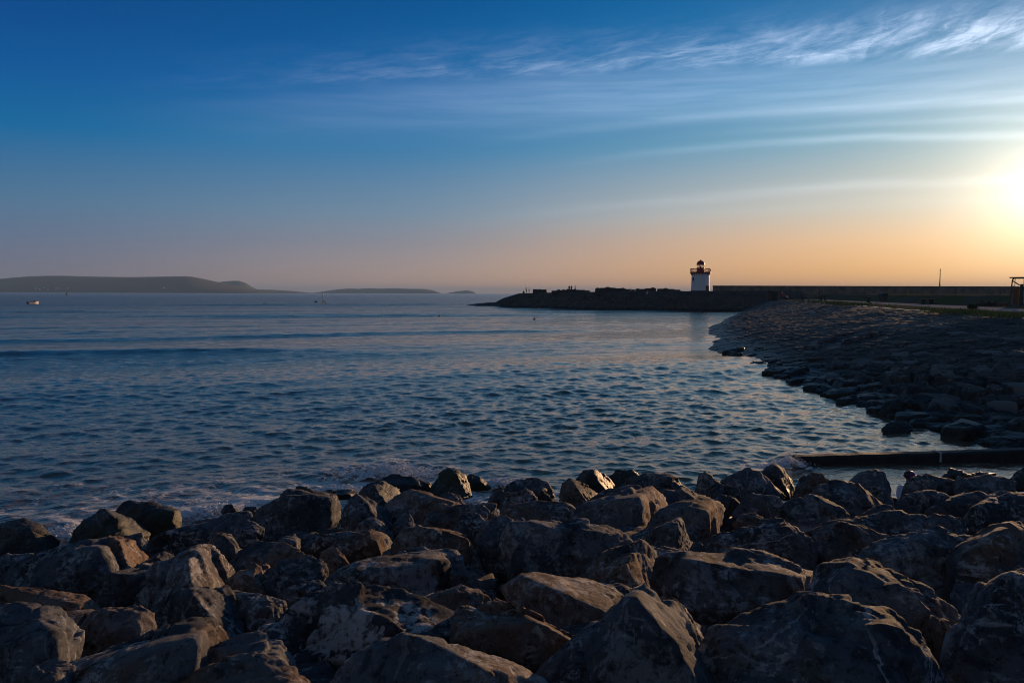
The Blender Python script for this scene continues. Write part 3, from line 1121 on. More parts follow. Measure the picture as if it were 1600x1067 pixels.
TONES = {'d': (.15, .0, .25), 'b': (.75, .0, .2), 'p': (.15, 1.0, .15), 'v': (.15, .15, 1.0), 'g': (.2, .35, .4), 'm': (.5, .25, .3)}
ROCK_GROUP = "armour boulders of the sea defence in the foreground"
ROCKS = [
    # label | tone | outline | ridge corners (x, y, how far forward)
    ("dark boulder at the waterline on the left edge of the photo, pink-lit right shoulder", 'm', "-20,825 0,821 25,817 40,815 60,820 75,832 86,842 88,850 80,862 50,872 0,872 -30,866 -35,840", "45,830,.8 60,850,.8"),
    ("dark boulder at the water's edge with a brown lit saddle running to its right", 'b', "114,846 120,828 140,808 158,796 166,796 178,806 200,815 225,825 231,837 215,848 172,852 150,856 118,856", "176,838,1 180,812,.6"),
    ("flat-topped black boulder with a yellow weedy right end, highest at the left waterline", 'b', "178,804 188,788 205,783 225,785 255,791 277,797 283,812 282,828 265,837 235,840 190,822", "240,806,.8 264,800,.5 236,832,.8"),
    ("long dark boulder with a bright tan lit crest, below the flat-topped one on the left", 'b', "10,910 40,880 80,862 130,845 165,845 203,849 215,868 228,882 200,890 175,900 150,908 110,922 50,934 15,928", "157,855,.8 166,877,1 172,895,.9"),
    ("small dark stone at the left edge behind the long tan-crested boulder, pink tip", 'm', "0,872 20,866 48,867 44,880 10,895 -20,905 -24,878", ""),
    ("smooth dark upright stone under the saddle of the brown-lit waterline boulder", 'd', "196,840 222,833 227,850 224,872 208,878 190,868", ""),
    ("dark low boulder in deep shade between the tan-crested one and the tall pale wedge", 'd', "148,920 200,892 235,880 262,886 252,910 228,942 165,950 140,935", ""),
    ("narrow stone with a thin orange-lit top, left of the tall pale wedge", 'm', "222,880 240,869 256,863 270,867 275,876 255,888 230,890", "250,874,.5"),
    ("tall pale wedge-shaped boulder with a rugged orange-lit right face, left of centre", 'g', "208,950 225,925 245,896 266,880 290,868 312,856 328,858 345,870 352,884 362,900 373,922 376,938 350,955 300,970 235,965", "298,878,.6 304,905,.9 318,940,.9"),
    ("brown boulder with a white-veined dark lower face, in front of the tall pale wedge", 'b', "258,972 262,948 280,932 300,926 322,925 350,931 374,926 380,945 392,970 403,997 372,1012 340,1014 308,998 282,986", "303,930,.8 328,962,1 345,1000,1"),
    ("round brown stone just behind the top of the tall pale wedge", 'b', "325,852 332,838 345,833 360,836 370,850 376,862 362,872 345,874 333,868", ""),
    ("round grey stone beside the left foot of the big square block", 'd', "364,834 370,818 385,814 400,818 408,828 405,842 392,852 376,855 366,848", ""),
    ("long low dark boulder slanting from the left waterline up to the big square block", 'd', "215,858 260,838 300,822 340,810 370,800 386,800 390,814 374,832 340,846 300,858 240,872", ""),
    ("tiny black rock awash in foam left of the big square block", 'd', "346,800 352,789 362,789 373,798 371,804 355,806", ""),
    ("small black rock touching the left side of the big square block at the waterline", 'd', "375,803 384,793 400,792 405,806 396,812 380,810", ""),
    ("big square block with one brilliant orange strip down its right edge", 'd', "400,806 405,795 430,782 455,770 464,769 472,775 500,774 517,776 525,785 526,832 520,842 490,848 445,850 412,846 402,828", "516,779,1 516,842,1 446,778,.9 442,846,.9"),
    ("crested boulder right of the big square block with a tan right slope", 'b', "530,828 540,795 548,780 557,772 570,780 590,790 605,800 613,815 611,830 600,838 580,842 550,844 535,840", "576,792,.6 562,812,.8 562,835,.8"),
    ("small rounded stone leaning on the front of the crested boulder", 'm', "555,832 568,813 580,808 595,815 606,830 596,842 562,843", ""),
    ("small black peaked rock behind the big square block", 'd', "460,770 463,764 469,760 481,762 495,769 506,773 500,782 470,782", ""),
    ("low black slab awash behind the crested boulder, nearly level with the water", 'd', "485,772 520,766 550,765 563,770 545,780 500,780", ""),
    ("black weedy rock standing alone in the water left of centre", 'd', "513,764 522,749 535,746 545,748 560,748 561,757 540,766 522,769", ""),
    ("dark pyramid rock with a greenish right face at the waterline", 'd', "555,776 575,757 583,755 600,757 620,765 626,780 620,800 600,800 580,790", "584,760,.5 590,792,.9"),
    ("low black wave-washed ledge left of the tall black rock", 'd', "588,752 615,742 645,747 668,755 674,770 640,778 608,770", ""),
    ("tall black rock with a white streak standing in the water near centre", 'v', "670,776 680,755 690,738 700,733 712,735 722,742 731,755 737,778 722,784 700,784 680,780", "712,742,.6 716,778,.9"),
    ("flat black rock tapering into the water right of the tall black one", 'd', "722,750 735,741 748,745 762,757 768,763 742,767 726,764", ""),
    ("long dark boulder with small orange flecks on its sloping top edge, left of centre", 'm', "603,808 612,785 625,775 645,768 660,770 690,780 716,789 724,800 700,812 680,822 650,828 620,822", "688,788,.8 650,785,.5"),
    ("black sliver of rock between the tall black rock and the long flecked boulder", 'd', "678,782 700,769 716,775 727,788 704,796", ""),
    ("long smooth grey boulder below the tall black rock", 'm', "662,820 675,800 690,795 715,793 735,787 748,790 761,800 757,818 735,828 700,832 670,828", ""),
    ("pale rounded stone with a crossed white vein, left of the large twin boulders", 'v', "712,830 720,808 735,802 748,806 766,818 763,834 752,850 735,856 716,840", ""),
    ("small dark round stone left of the long smooth grey boulder", 'd', "613,824 625,806 638,805 646,813 649,827 636,836 618,834", ""),
    ("dark boulder with a glowing orange right end, left of centre", 'b', "508,862 535,842 560,834 580,831 600,836 613,849 609,860 590,866 565,872 545,884 528,880 514,870", "585,842,.8 588,862,.8"),
    ("flat dark stone between the big square block and the orange-ended boulder", 'd', "486,856 500,840 530,831 558,832 545,846 515,858 494,864", ""),
    ("small box-shaped tan stone lit all over, under the big square block", 'b', "429,850 440,840 460,837 468,843 467,858 455,862 434,856", "462,848,.8"),
    ("sloping slab with a lit brown top, right of the round brown stone", 'b', "352,888 375,862 400,848 440,850 466,864 447,876 425,882 400,892 370,896", "405,872,.8"),
    ("low brown-flecked stone right of the sloping lit slab", 'm', "443,877 463,862 486,868 493,880 472,890 448,888", ""),
    ("rough brown stone on the left shoulder of the heart-marked boulder", 'b', "495,888 504,863 515,857 526,858 536,870 542,884 522,894 506,896", ""),
    ("smooth dark boulder with a mustard lit patch on its left half", 'b', "357,905 372,890 400,886 421,886 430,896 414,912 402,932 380,934 362,920", "395,905,.8"),
    ("broad dark boulder behind the mustard-patched one, left of centre", 'd', "403,910 425,888 450,878 480,872 506,886 512,904 482,922 450,937 413,938", ""),
    ("blue-grey angular boulder at the right foot of the white-veined brown one", 'd', "371,928 390,930 420,933 440,940 447,952 442,975 422,993 398,995 383,965", ""),
    ("huge grey boulder covered in pale lichen blotches, bottom centre left", 'p', "408,1010 435,980 455,955 470,942 495,940 530,950 555,935 580,923 600,922 640,930 670,945 700,960 722,978 705,1010 660,1030 600,1050 560,1066 510,1074 465,1068 435,1045 418,1025", "535,960,.5 545,1030,.9 490,1040,.8 660,1000,.7"),
    ("big rounded grey boulder with a heart-shaped lit patch", 'g', "504,922 512,905 530,890 560,879 600,871 640,865 670,862 690,865 708,878 717,895 717,915 700,932 655,942 610,938 570,940 530,936", "690,880,.6 600,900,.8 690,915,.6 560,895,.7"),
    ("small dark stone hidden behind the right end of the heart-marked boulder", 'd', "698,892 712,882 722,885 736,900 735,918 716,926 700,915", ""),
    ("dark stone between the broad dark boulder and the huge lichen-blotched one", 'd', "428,943 450,920 475,910 500,905 517,922 512,938 482,947 448,952", ""),
    ("dark boulder with two small lit tops, left of the large twin boulders", 'm', "616,858 635,830 655,822 680,825 700,838 722,838 737,855 750,888 737,908 700,898 668,874 630,870", "690,842,.7 722,848,.7"),
    ("flat shaded stone behind the crown of the heart-marked boulder", 'd', "598,866 615,855 650,851 660,861 642,871 606,878", ""),
    ("upright smooth dark boulder, left one of the large twin boulders at the centre", 'd', "746,860 755,828 772,810 795,808 816,818 820,850 812,895 780,903 755,892", ""),
    ("massive rounded boulder with a speckled front, right one of the twins at the centre", 'g', "785,865 795,835 815,818 845,818 870,822 890,817 920,820 945,825 968,838 978,853 976,868 955,892 930,914 880,924 820,918 795,906", "810,825,.5 935,835,.5 820,890,.8 920,890,.8"),
    ("long brownish boulder behind the massive rounded one at the centre", 'm', "776,806 785,790 815,792 850,785 875,782 890,790 902,800 900,818 875,826 840,826 798,820", "885,796,.6"),
    ("pointed pale stone on top of the long brownish boulder", 'g', "778,792 800,772 820,764 830,769 841,786 818,797 792,800", "824,772,.5"),
    ("dark block of rock in the water behind the pointed pale stone", 'd', "788,774 795,758 810,750 835,750 850,755 862,765 864,785 840,792 812,780", ""),
    ("small black rock left of the pointed pale stone at the waterline", 'd', "762,784 770,770 785,766 793,772 788,790 770,794", ""),
    ("dark striped stone squeezed behind the upright smooth twin boulder", 'd', "732,796 755,785 776,790 778,815 756,822", ""),
    ("stone with a pinkish lit right end, second in the back row right of centre", 'm', "876,782 880,755 888,748 900,752 920,762 933,771 927,784 900,792 880,796", "898,758,.6 905,785,.8"),
    ("rounded peak stone with a tan face in the back row right of centre", 'b', "896,756 912,737 930,736 945,742 958,755 962,768 940,774 918,770", "926,742,.6"),
    ("dark stone with a golden glint on its right tip, back row right of centre", 'b', "946,752 965,735 985,733 997,740 1002,745 986,758 960,762 948,758", "994,744,.7"),
    ("broad low dark boulder in the back row with a brown right shoulder", 'm', "964,762 985,750 1010,742 1025,742 1045,740 1055,748 1068,764 1052,776 1010,780 973,774", "1045,748,.7"),
    ("knobbly dark stone in front of the back row, right of centre", 'd', "912,788 950,765 975,760 995,760 1000,770 972,782 930,794", ""),
    ("big angular boulder with a combed tan right face, right of centre", 'b', "896,825 903,792 930,785 950,778 990,768 1015,766 1031,778 1040,793 1024,808 1022,826 1004,838 990,856 960,862 920,844 900,834", "996,782,.9 993,802,1 1003,838,1 935,795,.4"),
    ("dark stone with a white-speckled corner beside the combed angular boulder", 'g', "1026,776 1035,765 1060,763 1085,770 1106,778 1107,788 1080,796 1045,800 1030,790", ""),
    ("craggy boulder with a glowing golden knob on top, right of centre", 'b', "1015,824 1028,802 1060,790 1090,784 1115,779 1127,795 1125,820 1102,845 1070,862 1038,842 1018,834", "1082,796,.8 1105,800,.8 1070,840,.9"),
    ("small pyramid boulder with a lit tan right face, right of centre", 'g', "994,856 1015,832 1040,820 1058,812 1066,817 1074,840 1080,868 1060,876 1030,872 998,866", "1058,818,.6 1056,850,1 1054,872,1"),
    ("pale peaked stone in the back row, left of the broad dark dome", 'm', "1086,772 1093,745 1102,741 1115,748 1129,759 1128,780 1105,788 1088,782", "1108,748,.6"),
    ("broad dark dome-shaped boulder in the back row, right of centre", 'v', "1123,772 1130,750 1150,740 1168,735 1185,740 1200,752 1224,774 1202,786 1160,788 1128,782", ""),
    ("upright brown-faced stone at the end of the groyne splash", 'b', "1188,750 1200,732 1212,728 1225,735 1235,748 1241,768 1229,779 1210,776 1196,768", "1214,736,.7 1212,770,.9"),
    ("small brown stone tucked below the broad dark dome", 'b', "1110,788 1125,773 1140,775 1157,786 1153,802 1130,806 1113,800", ""),
    ("pair-lobed grey stone with a fretted face below the broad dark dome", 'g', "1147,802 1160,780 1185,775 1212,776 1223,786 1221,805 1197,816 1158,816", "1190,782,.2"),
    ("small ribbed stone with lit ribs, right of the golden-knobbed boulder", 'm', "1146,818 1160,805 1175,803 1190,808 1196,821 1182,832 1155,830", ""),
    ("brown-topped dark stone left of the large white-seamed boulder, at the water", 'b', "1239,775 1250,748 1265,740 1285,743 1299,751 1293,770 1266,782 1243,782", "1268,746,.7"),
    ("large peaked boulder with white seams and a long orange right edge", 'v', "1250,785 1275,765 1300,750 1315,748 1335,757 1350,768 1370,785 1397,806 1372,818 1330,820 1290,812 1258,802", "1345,775,.8 1360,812,1 1305,775,.5"),
    ("grey ribbed boulder left of the large white-seamed one", 'g', "1212,808 1235,783 1265,775 1285,778 1305,795 1327,802 1312,822 1260,838 1222,830", "1290,786,.6"),
    ("smooth leaning dark boulder with a rounded head left of the person", 'd', "1322,758 1345,740 1370,733 1380,740 1390,765 1395,788 1382,798 1356,784 1334,770", ""),
    ("small brown wedge lit along its right edge under the large white-seamed boulder", 'b', "1335,815 1360,796 1375,790 1389,790 1405,805 1397,818 1350,822", ""),
    ("long low slab edged by a thin white line across its top", 'v', "1268,832 1310,813 1350,805 1400,803 1440,805 1445,825 1427,842 1380,848 1320,848 1278,842", ""),
    ("dark boulder crossed by a bold white diagonal vein", 'v', "1254,858 1275,835 1310,825 1345,823 1375,835 1397,847 1380,868 1340,878 1300,878 1262,872", "1330,832,.5"),
    ("broad dark boulder with a rough peak, left of the diagonal-veined one", 'v', "1102,860 1120,838 1160,830 1195,818 1230,820 1255,835 1272,852 1266,882 1230,897 1180,892 1130,886 1106,876", "1228,828,.6"),
    ("small black stone in the gap beside the lit pyramid boulder", 'd', "1076,868 1085,846 1095,848 1104,862 1098,880", ""),
    ("mottled pale boulder with the person sheltering behind it", 'g', "1409,780 1414,760 1425,748 1442,740 1470,746 1496,753 1484,772 1450,780 1418,780", "1448,742,.5 1465,760,.7"),
    ("small dark hump at the water, right of the person's boulder", 'd', "1468,748 1485,735 1500,735 1514,742 1502,756 1480,755", ""),
    ("thin flat dark rock at the water near the right edge", 'd', "1498,748 1530,738 1554,740 1554,754 1515,756", ""),
    ("long pale smooth boulder right of the person's boulder", 'g', "1488,764 1505,747 1540,745 1570,746 1584,753 1583,768 1550,778 1508,780", ""),
    ("dark rock at the right edge of the photo beside the shallow water", 'd', "1572,755 1590,738 1602,730 1632,728 1632,762 1592,766", ""),
    ("angular dark boulder with a short white vein below the person", 'v', "1396,804 1405,782 1425,770 1455,768 1482,776 1478,804 1440,814 1406,814", "1452,776,.6"),
    ("long low boulder behind the humped pair near the right edge", 'd', "1436,803 1470,783 1520,772 1560,768 1592,772 1604,782 1562,808 1500,814 1446,812", ""),
    ("broad humped grey boulder at the right edge, upper one", 'g', "1504,825 1520,795 1550,777 1590,775 1648,778 1652,818 1602,826 1560,834 1522,834", ""),
    ("low boulder with a dark cave-like gap under its right end", 'd', "1430,828 1450,808 1480,806 1506,813 1513,828 1492,842 1448,844", ""),
    ("broad flat-crowned boulder with fine lit scratches on top, right side", 'g', "1334,885 1355,858 1410,836 1450,830 1475,833 1515,836 1524,852 1520,890 1498,935 1440,918 1378,900", "1440,850,.5 1380,870,.7 1490,862,.7"),
    ("big dark boulder with a steep tan-scratched right flank at the right edge", 'm', "1476,880 1490,855 1530,835 1555,826 1580,824 1640,850 1655,910 1602,925 1550,955 1500,958 1482,930", "1572,830,.6 1592,890,1 1500,880,.6"),
    ("long blue-grey boulder sloping down to the right, below the scratched flat-crowned one", 'v', "1256,940 1283,886 1300,882 1335,875 1370,890 1410,915 1450,935 1487,955 1506,968 1504,1015 1480,1080 1400,1080 1290,985", "1330,885,.4 1430,945,.9 1320,940,.9"),
    ("massive blunt dark boulder speckled with pale patches, right of the split slab", 'g', "1034,908 1046,882 1080,866 1120,870 1185,873 1220,882 1255,893 1277,899 1270,935 1234,960 1130,1020 1102,1020 1056,975 1038,940", "1075,880,.5 1240,905,.6 1080,950,.9 1180,950,.9"),
    ("split slab with a brilliant tan broken face, right of centre", 'b', "900,915 925,885 950,868 985,855 1008,853 1024,865 1031,890 1040,915 1043,948 1010,948 985,942 935,935", "976,884,1 984,940,1.1 990,864,.6"),
    ("low flat ledge with a warm top joining the split slab to the blunt dark boulder", 'm', "986,866 1010,852 1050,858 1088,869 1064,890 1030,894", ""),
    ("long dark boulder in shade between the lit-topped one and the split slab", 'm', "796,920 828,900 850,898 900,910 960,920 1000,925 1038,942 1040,972 980,984 900,978 830,968 803,940", "830,908,.4"),
    ("big boulder with a wide lit brown top and a black front, bottom centre", 'b', "690,1020 705,985 730,955 750,940 790,930 830,928 880,945 920,965 950,980 945,1012 902,1045 840,1078 770,1070 715,1035", "760,948,.3 800,968,1 880,985,1 745,985,.9"),
    ("dark stone with a small brown peak behind the wide lit-topped boulder", 'm', "652,942 690,925 720,917 745,922 764,936 735,962 715,978 688,965", "722,924,.6"),
    ("rugged boulder with lit brown ridges at the bottom edge, centre left", 'm', "515,1085 540,1040 580,1010 620,995 660,1005 720,1015 755,1030 772,1037 802,1042 835,1072 845,1130 700,1150 560,1135", "650,1010,.5 660,1050,.9 760,1050,.8"),
    ("great dark pyramid boulder with a creased tan right slope, bottom centre", 'g', "825,1080 870,1035 910,1005 950,965 985,940 1010,933 1040,945 1062,975 1090,1010 1112,1030 1138,1058 1155,1110 1000,1165 850,1130", "1002,940,.5 1040,985,.9 1075,1055,1 960,1040,.8"),
    ("jagged small rock with glowing brown facets right of the great pyramid", 'b', "1102,1070 1115,1022 1140,1012 1158,1030 1167,1060 1155,1100 1108,1102", "1140,1020,.6 1142,1070,1"),
    ("low tan rock cut off by the bottom edge, right of the great pyramid", 'b', "1142,1078 1165,1051 1190,1051 1250,1065 1258,1105 1160,1110", ""),
    ("largest dark boulder with a wavy white vein, bottom right", 'v', "1096,1025 1130,985 1180,955 1245,938 1290,940 1340,955 1375,965 1410,990 1440,1025 1468,1062 1475,1125 1300,1160 1145,1120", "1250,950,.3 1390,985,.7 1200,1010,.8 1360,1050,.9"),
    ("tall dark mottled boulder in the bottom right corner", 'g', "1475,1105 1482,1040 1500,975 1515,945 1550,915 1590,900 1645,905 1668,1010 1645,1130 1550,1150", "1570,912,.4 1520,1010,.8 1600,1010,1"),
    ("large boulder with brown weathered patches and a pale rim, bottom left", 'b', "78,1085 110,1040 150,1028 200,1010 260,985 300,975 325,975 336,1000 347,1012 335,1055 312,1105 200,1135 85,1115", "200,1040,.8 310,995,.8 280,1060,.9"),
    ("dark boulder with a grainy brown crown below the white-veined brown one", 'm', "296,1065 330,1025 365,1005 400,997 435,1005 455,1035 464,1060 432,1095 340,1095", ""),
    ("pinkish-brown boulder along the bottom edge, left of the lichen-blotched one", 'b', "262,1085 310,1050 360,1035 400,1025 430,1035 465,1055 490,1082 485,1135 350,1145 265,1125", ""),
    ("black boulder with two small tan peaks, lower left", 'm', "106,1020 120,990 145,962 170,955 205,953 232,965 240,984 227,1010 192,1030 150,1048 118,1040", "165,960,.4 208,960,.4 175,1000,.9"),
    ("smooth black boulder filling the lower left corner", 'd', "-40,1005 -20,970 0,950 30,948 70,960 100,965 122,985 120,1020 85,1055 40,1105 -45,1120", ""),
    ("low brown-edged boulder on the left edge above the smooth black corner boulder", 'b', "-20,930 0,918 25,927 60,935 100,927 130,930 157,954 142,972 100,984 40,972 -25,972", "70,950,.6 120,945,.6"),
    ("small black stone at the bottom edge beside the brown-patched boulder", 'd', "28,1078 60,1040 90,1030 112,1047 100,1082 80,1112 35,1110", ""),
    ("stone with a frosted white patch wedged left of the white-veined brown boulder", 'p', "236,985 248,968 268,954 288,948 284,980 258,995 240,994", ""),
]


def place_rock(name, pts, level, seed, tone, label=None, group=None, mat=None, sharp=60.0, rough=1.0, facets=22, grow=1.0):
    me, c = rock_mesh(name, pts, level, seed, sharp, rough, facets, grow)
    o = link(name, me, mat or M_ROCK, None, c)
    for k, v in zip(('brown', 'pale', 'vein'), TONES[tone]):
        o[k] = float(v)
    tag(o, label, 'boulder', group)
    return o


FLANKS = ('combed', 'split slab', 'small pyramid', 'golden knob', 'crested boulder right', 'big rounded grey', 'tall pale wedge', 'brown boulder with a white-veined',
          'glowing orange right', 'bright tan lit crest', 'steep tan-scratched', 'great dark pyramid', 'jagged small', 'long orange right edge', 'saddle running', 'box-shaped',
          'greenish right face', 'upright brown-faced', 'mustard lit patch on', 'tan face', 'pinkish lit right', 'brilliant orange strip', 'large boulder with brown weathered')
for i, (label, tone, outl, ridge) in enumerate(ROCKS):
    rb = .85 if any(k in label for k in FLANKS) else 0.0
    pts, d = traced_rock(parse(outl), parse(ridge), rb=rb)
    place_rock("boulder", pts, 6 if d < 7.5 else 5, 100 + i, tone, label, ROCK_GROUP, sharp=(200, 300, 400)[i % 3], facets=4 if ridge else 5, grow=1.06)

# small stones down in the gaps between the boulders
rr = random.Random(21)
fill = []
for i in range(96):
    px, py = rr.uniform(-60, 1660), rr.uniform(800, 1050)
    d = bank_depth(px, py) * rr.uniform(.95, 1.1)
    d = min(d, 15.0)
    v = ray(px, py)
    x = v.x * d
    z = float(bank_z(x, d)) - rr.uniform(.26, .46)
    s = rr.uniform(.16, .36)
    pts = [(x + s * a * rr.uniform(.7, 1.2), d + s * b * rr.uniform(.7, 1.2), z + s * .7 * c * rr.uniform(.7, 1.2)) for a in (-1, 1) for b in (-1, 1) for c in (-1, 1)]
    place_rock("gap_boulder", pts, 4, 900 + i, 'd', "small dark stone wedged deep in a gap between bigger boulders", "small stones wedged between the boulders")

# ------------------------------------------------------------------ loose rock at the foot of the revetment
for lab, tone, outl, ridge in (
        ("tilted dark square block at the foot of the right-hand stone bank, touching the sea", 'd', "1371,646 1385,629 1405,620 1413,630 1410,646 1392,653", "1403,624,.5 1398,650,.9"),
        ("low pointed black rock in the water below the tilted square block", 'd', "1374,671 1390,660 1415,657 1427,667 1412,679 1388,680", ""),
        ("short black rock linking the low pointed rock to the stone bank", 'd', "1418,664 1430,654 1452,655 1458,666 1440,672 1424,672", "")):
    o_ = parse(outl)
    d = W(sum(p[0] for p in o_) / len(o_), max(p[1] for p in o_) - 6, 0).y
    pts, d = traced_rock(o_, parse(ridge), 1.0, d, .3)
    place_rock("bank_rock", pts, 5, int(outl[:4]), tone, lab, "loose rocks at the foot of the stone bank")
for i in range(96):
    y = 17 + 38 * rr.random() ** 1.3
    t = rr.random() ** 2.4 * .7 - .03
    xw, xc = float(water_x(y)), float(crest_x(y))
    x = xw + (xc - xw) * t
    z = 2.9 * max(t, 0) ** .92 + .08
    s = rr.uniform(.16, .50) * (1.1 - .5 * t)
    th = rr.uniform(-.5, .9)
    pts = []
    for a in (-1, 1):
        for b in (-1, 1):
            for c in (-1, 1):
                u, v = a * s * rr.uniform(.8, 1.3), b * s * rr.uniform(.5, .9)
                pts.append((x + u * math.cos(th) - v * math.sin(th), y + u * math.sin(th) + v * math.cos(th),
                            z - .1 + c * s * rr.uniform(.35, .65) + .18 * (u * math.cos(th) - v * math.sin(th))))
    place_rock("loose_rock", pts, 4, 1200 + i, 'd', "dark rock slab lying loose on the lower part of the right-hand stone bank", "loose slabs on the stone bank", None, 300, 1.0, 5)

# ------------------------------------------------------------------ groyne beam with the wave breaking on its end
def build_groyne():
    pts = [(1245, 714, 727), (1345, 711, 726), (1469, 708, 724), (1600, 703, 722), (1760, 699, 719)]
    root = empty("groyne", W(1400, 726))
    tag(root, "dark low timber groyne beam lying in the water on the right", "groyne")
    g3 = []
    for px, t, b in pts:
        q = W(px, b, -.03)
        g3.append((q, P(px, t, q.y).z))
    for i, ((a, ta), (b, tb)) in enumerate(zip(g3[:-1], g3[1:])):
        m = MB()
        dirn = (b - a).normalized()
        nrm = Vector((-dirn.y, dirn.x, 0))
        a2, b2 = a + dirn * .012, b - dirn * .012
        rings = []
        n = 16
        for k in range(n + 1):
            f = k / n
            c = a2.lerp(b2, f)
            top = ta + (tb - ta) * f + .004 * math.sin(k * .8 + i)
            dent = .012 * math.sin(k * 2.7 + i * 2)
            ring = []
            for s, z in ((0, -.5), (.0, top - .05), (.035, top - .012), (.06, top), (.27, top + .004), (.30, top - .02), (.30, -.5)):
                ring.append(c + nrm * (s + dent * (z > 0)) + Vector((0, 0, z - c.z)))
            rings.append(ring)
        m.loft(rings)
        o = m.build("beam", M_TIMBER, root)
        o.matrix_parent_inverse = Matrix.Translation(-root.location)
    q, t = g3[2]
    m = MB()
    m.box((q.x, q.y + .12, t + .012), (.05, .34, .03), 0, 1, .008)
    m.box((q.x, q.y - .012, t / 2 + .0), (.045, .03, t), 0, 1, .008)
    o = m.build("strap", M_ROPE, root)
    o.matrix_parent_inverse = Matrix.Translation(-root.location)


build_groyne()


def build_splash():
    m = MB()
    c = W(1234, 729)
    r = random.Random(3)
    for i in range(420):
        a, b = r.gauss(-.14, .24), r.gauss(0, .12)
        top = .20 * math.exp(-((a - .02) / .22) ** 2) + .05 * math.exp(-((a + .3) / .25) ** 2)
        h = top * r.random() ** .7
        q = r.uniform(.010, .034) * (1.2 - 2.0 * h)
        m.ball((c.x + a, c.y + b, h), (q * r.uniform(1.0, 2.0), q, q * r.uniform(.6, 1.1)), 2)
    for i in range(420):
        a, b = r.gauss(-.10, .26), r.gauss(0, .13)
        h = abs(r.gauss(0, .16)) * math.exp(-((a - .0) / .3) ** 2) + .04
        q = r.uniform(.004, .010)
        m.ball((c.x + a, c.y + b, h + .03), (q, q, q * 1.3), 1)
    o = m.build("sea_foam", M_FOAM, None, None, True)
    tag(o, "white splash of broken water at the seaward end of the groyne", "foam", kind='stuff')


build_splash()


def build_wash(px, py, wx, wy, top, n, seed, label):
    m = MB()
    c = W(px, py)
    r = random.Random(seed)
    for i in range(n):
        a, b = r.gauss(0, wx), r.gauss(0, wy)
        h = top * math.exp(-(a / wx) ** 2) * r.random() ** 1.5
        q = r.uniform(.010, .042)
        m.ball((c.x + a, c.y + b, h), (q * r.uniform(1.0, 2.4), q, q * r.uniform(.5, 1.0)), 1)
    tag(m.build("sea_foam", M_FOAM, None, None, True), label, "foam", kind='stuff')


build_wash(336, 806, .42, .22, .20, 700, 5, "white wash breaking behind the long low dark boulder on the left")
build_wash(100, 838, .30, .22, .12, 420, 6, "white wash between the two left waterline boulders")
build_wash(610, 739, .55, .28, .16, 700, 7, "white wash over the low black ledge left of the tall black rock")
build_wash(538, 768, .30, .18, .10, 360, 8, "white wash in the gap behind the crested boulder")
build_wash(782, 756, .24, .16, .10, 260, 9, "white wash right of the tall black rock")


# ------------------------------------------------------------------ people
def skin_mesh(name, joints, bones, sub=1):
    names = list(joints)
    me = bpy.data.meshes.new(name + "_cage")
    me.from_pydata([joints[n][0] for n in names], [(names.index(a), names.index(b)) for a, b in bones], [])
    o = bpy.data.objects.new(name + "_cage", me)
    COL.objects.link(o)
    sk = o.modifiers.new("skin", 'SKIN')
    sk.use_smooth_shade = True
    ss = o.modifiers.new("sub", 'SUBSURF')
    ss.levels = ss.render_levels = sub
    for k, n in enumerate(names):
        r = joints[n][1]
        r = r if isinstance(r, tuple) else (r, r)
        me.skin_vertices[0].data[k].radius = r
    me.skin_vertices[0].data[0].use_root = True
    dg = bpy.context.evaluated_depsgraph_get()
    out = bpy.data.meshes.new_from_object(o.evaluated_get(dg))
    out.name = name
    bpy.data.objects.remove(o)
    return out


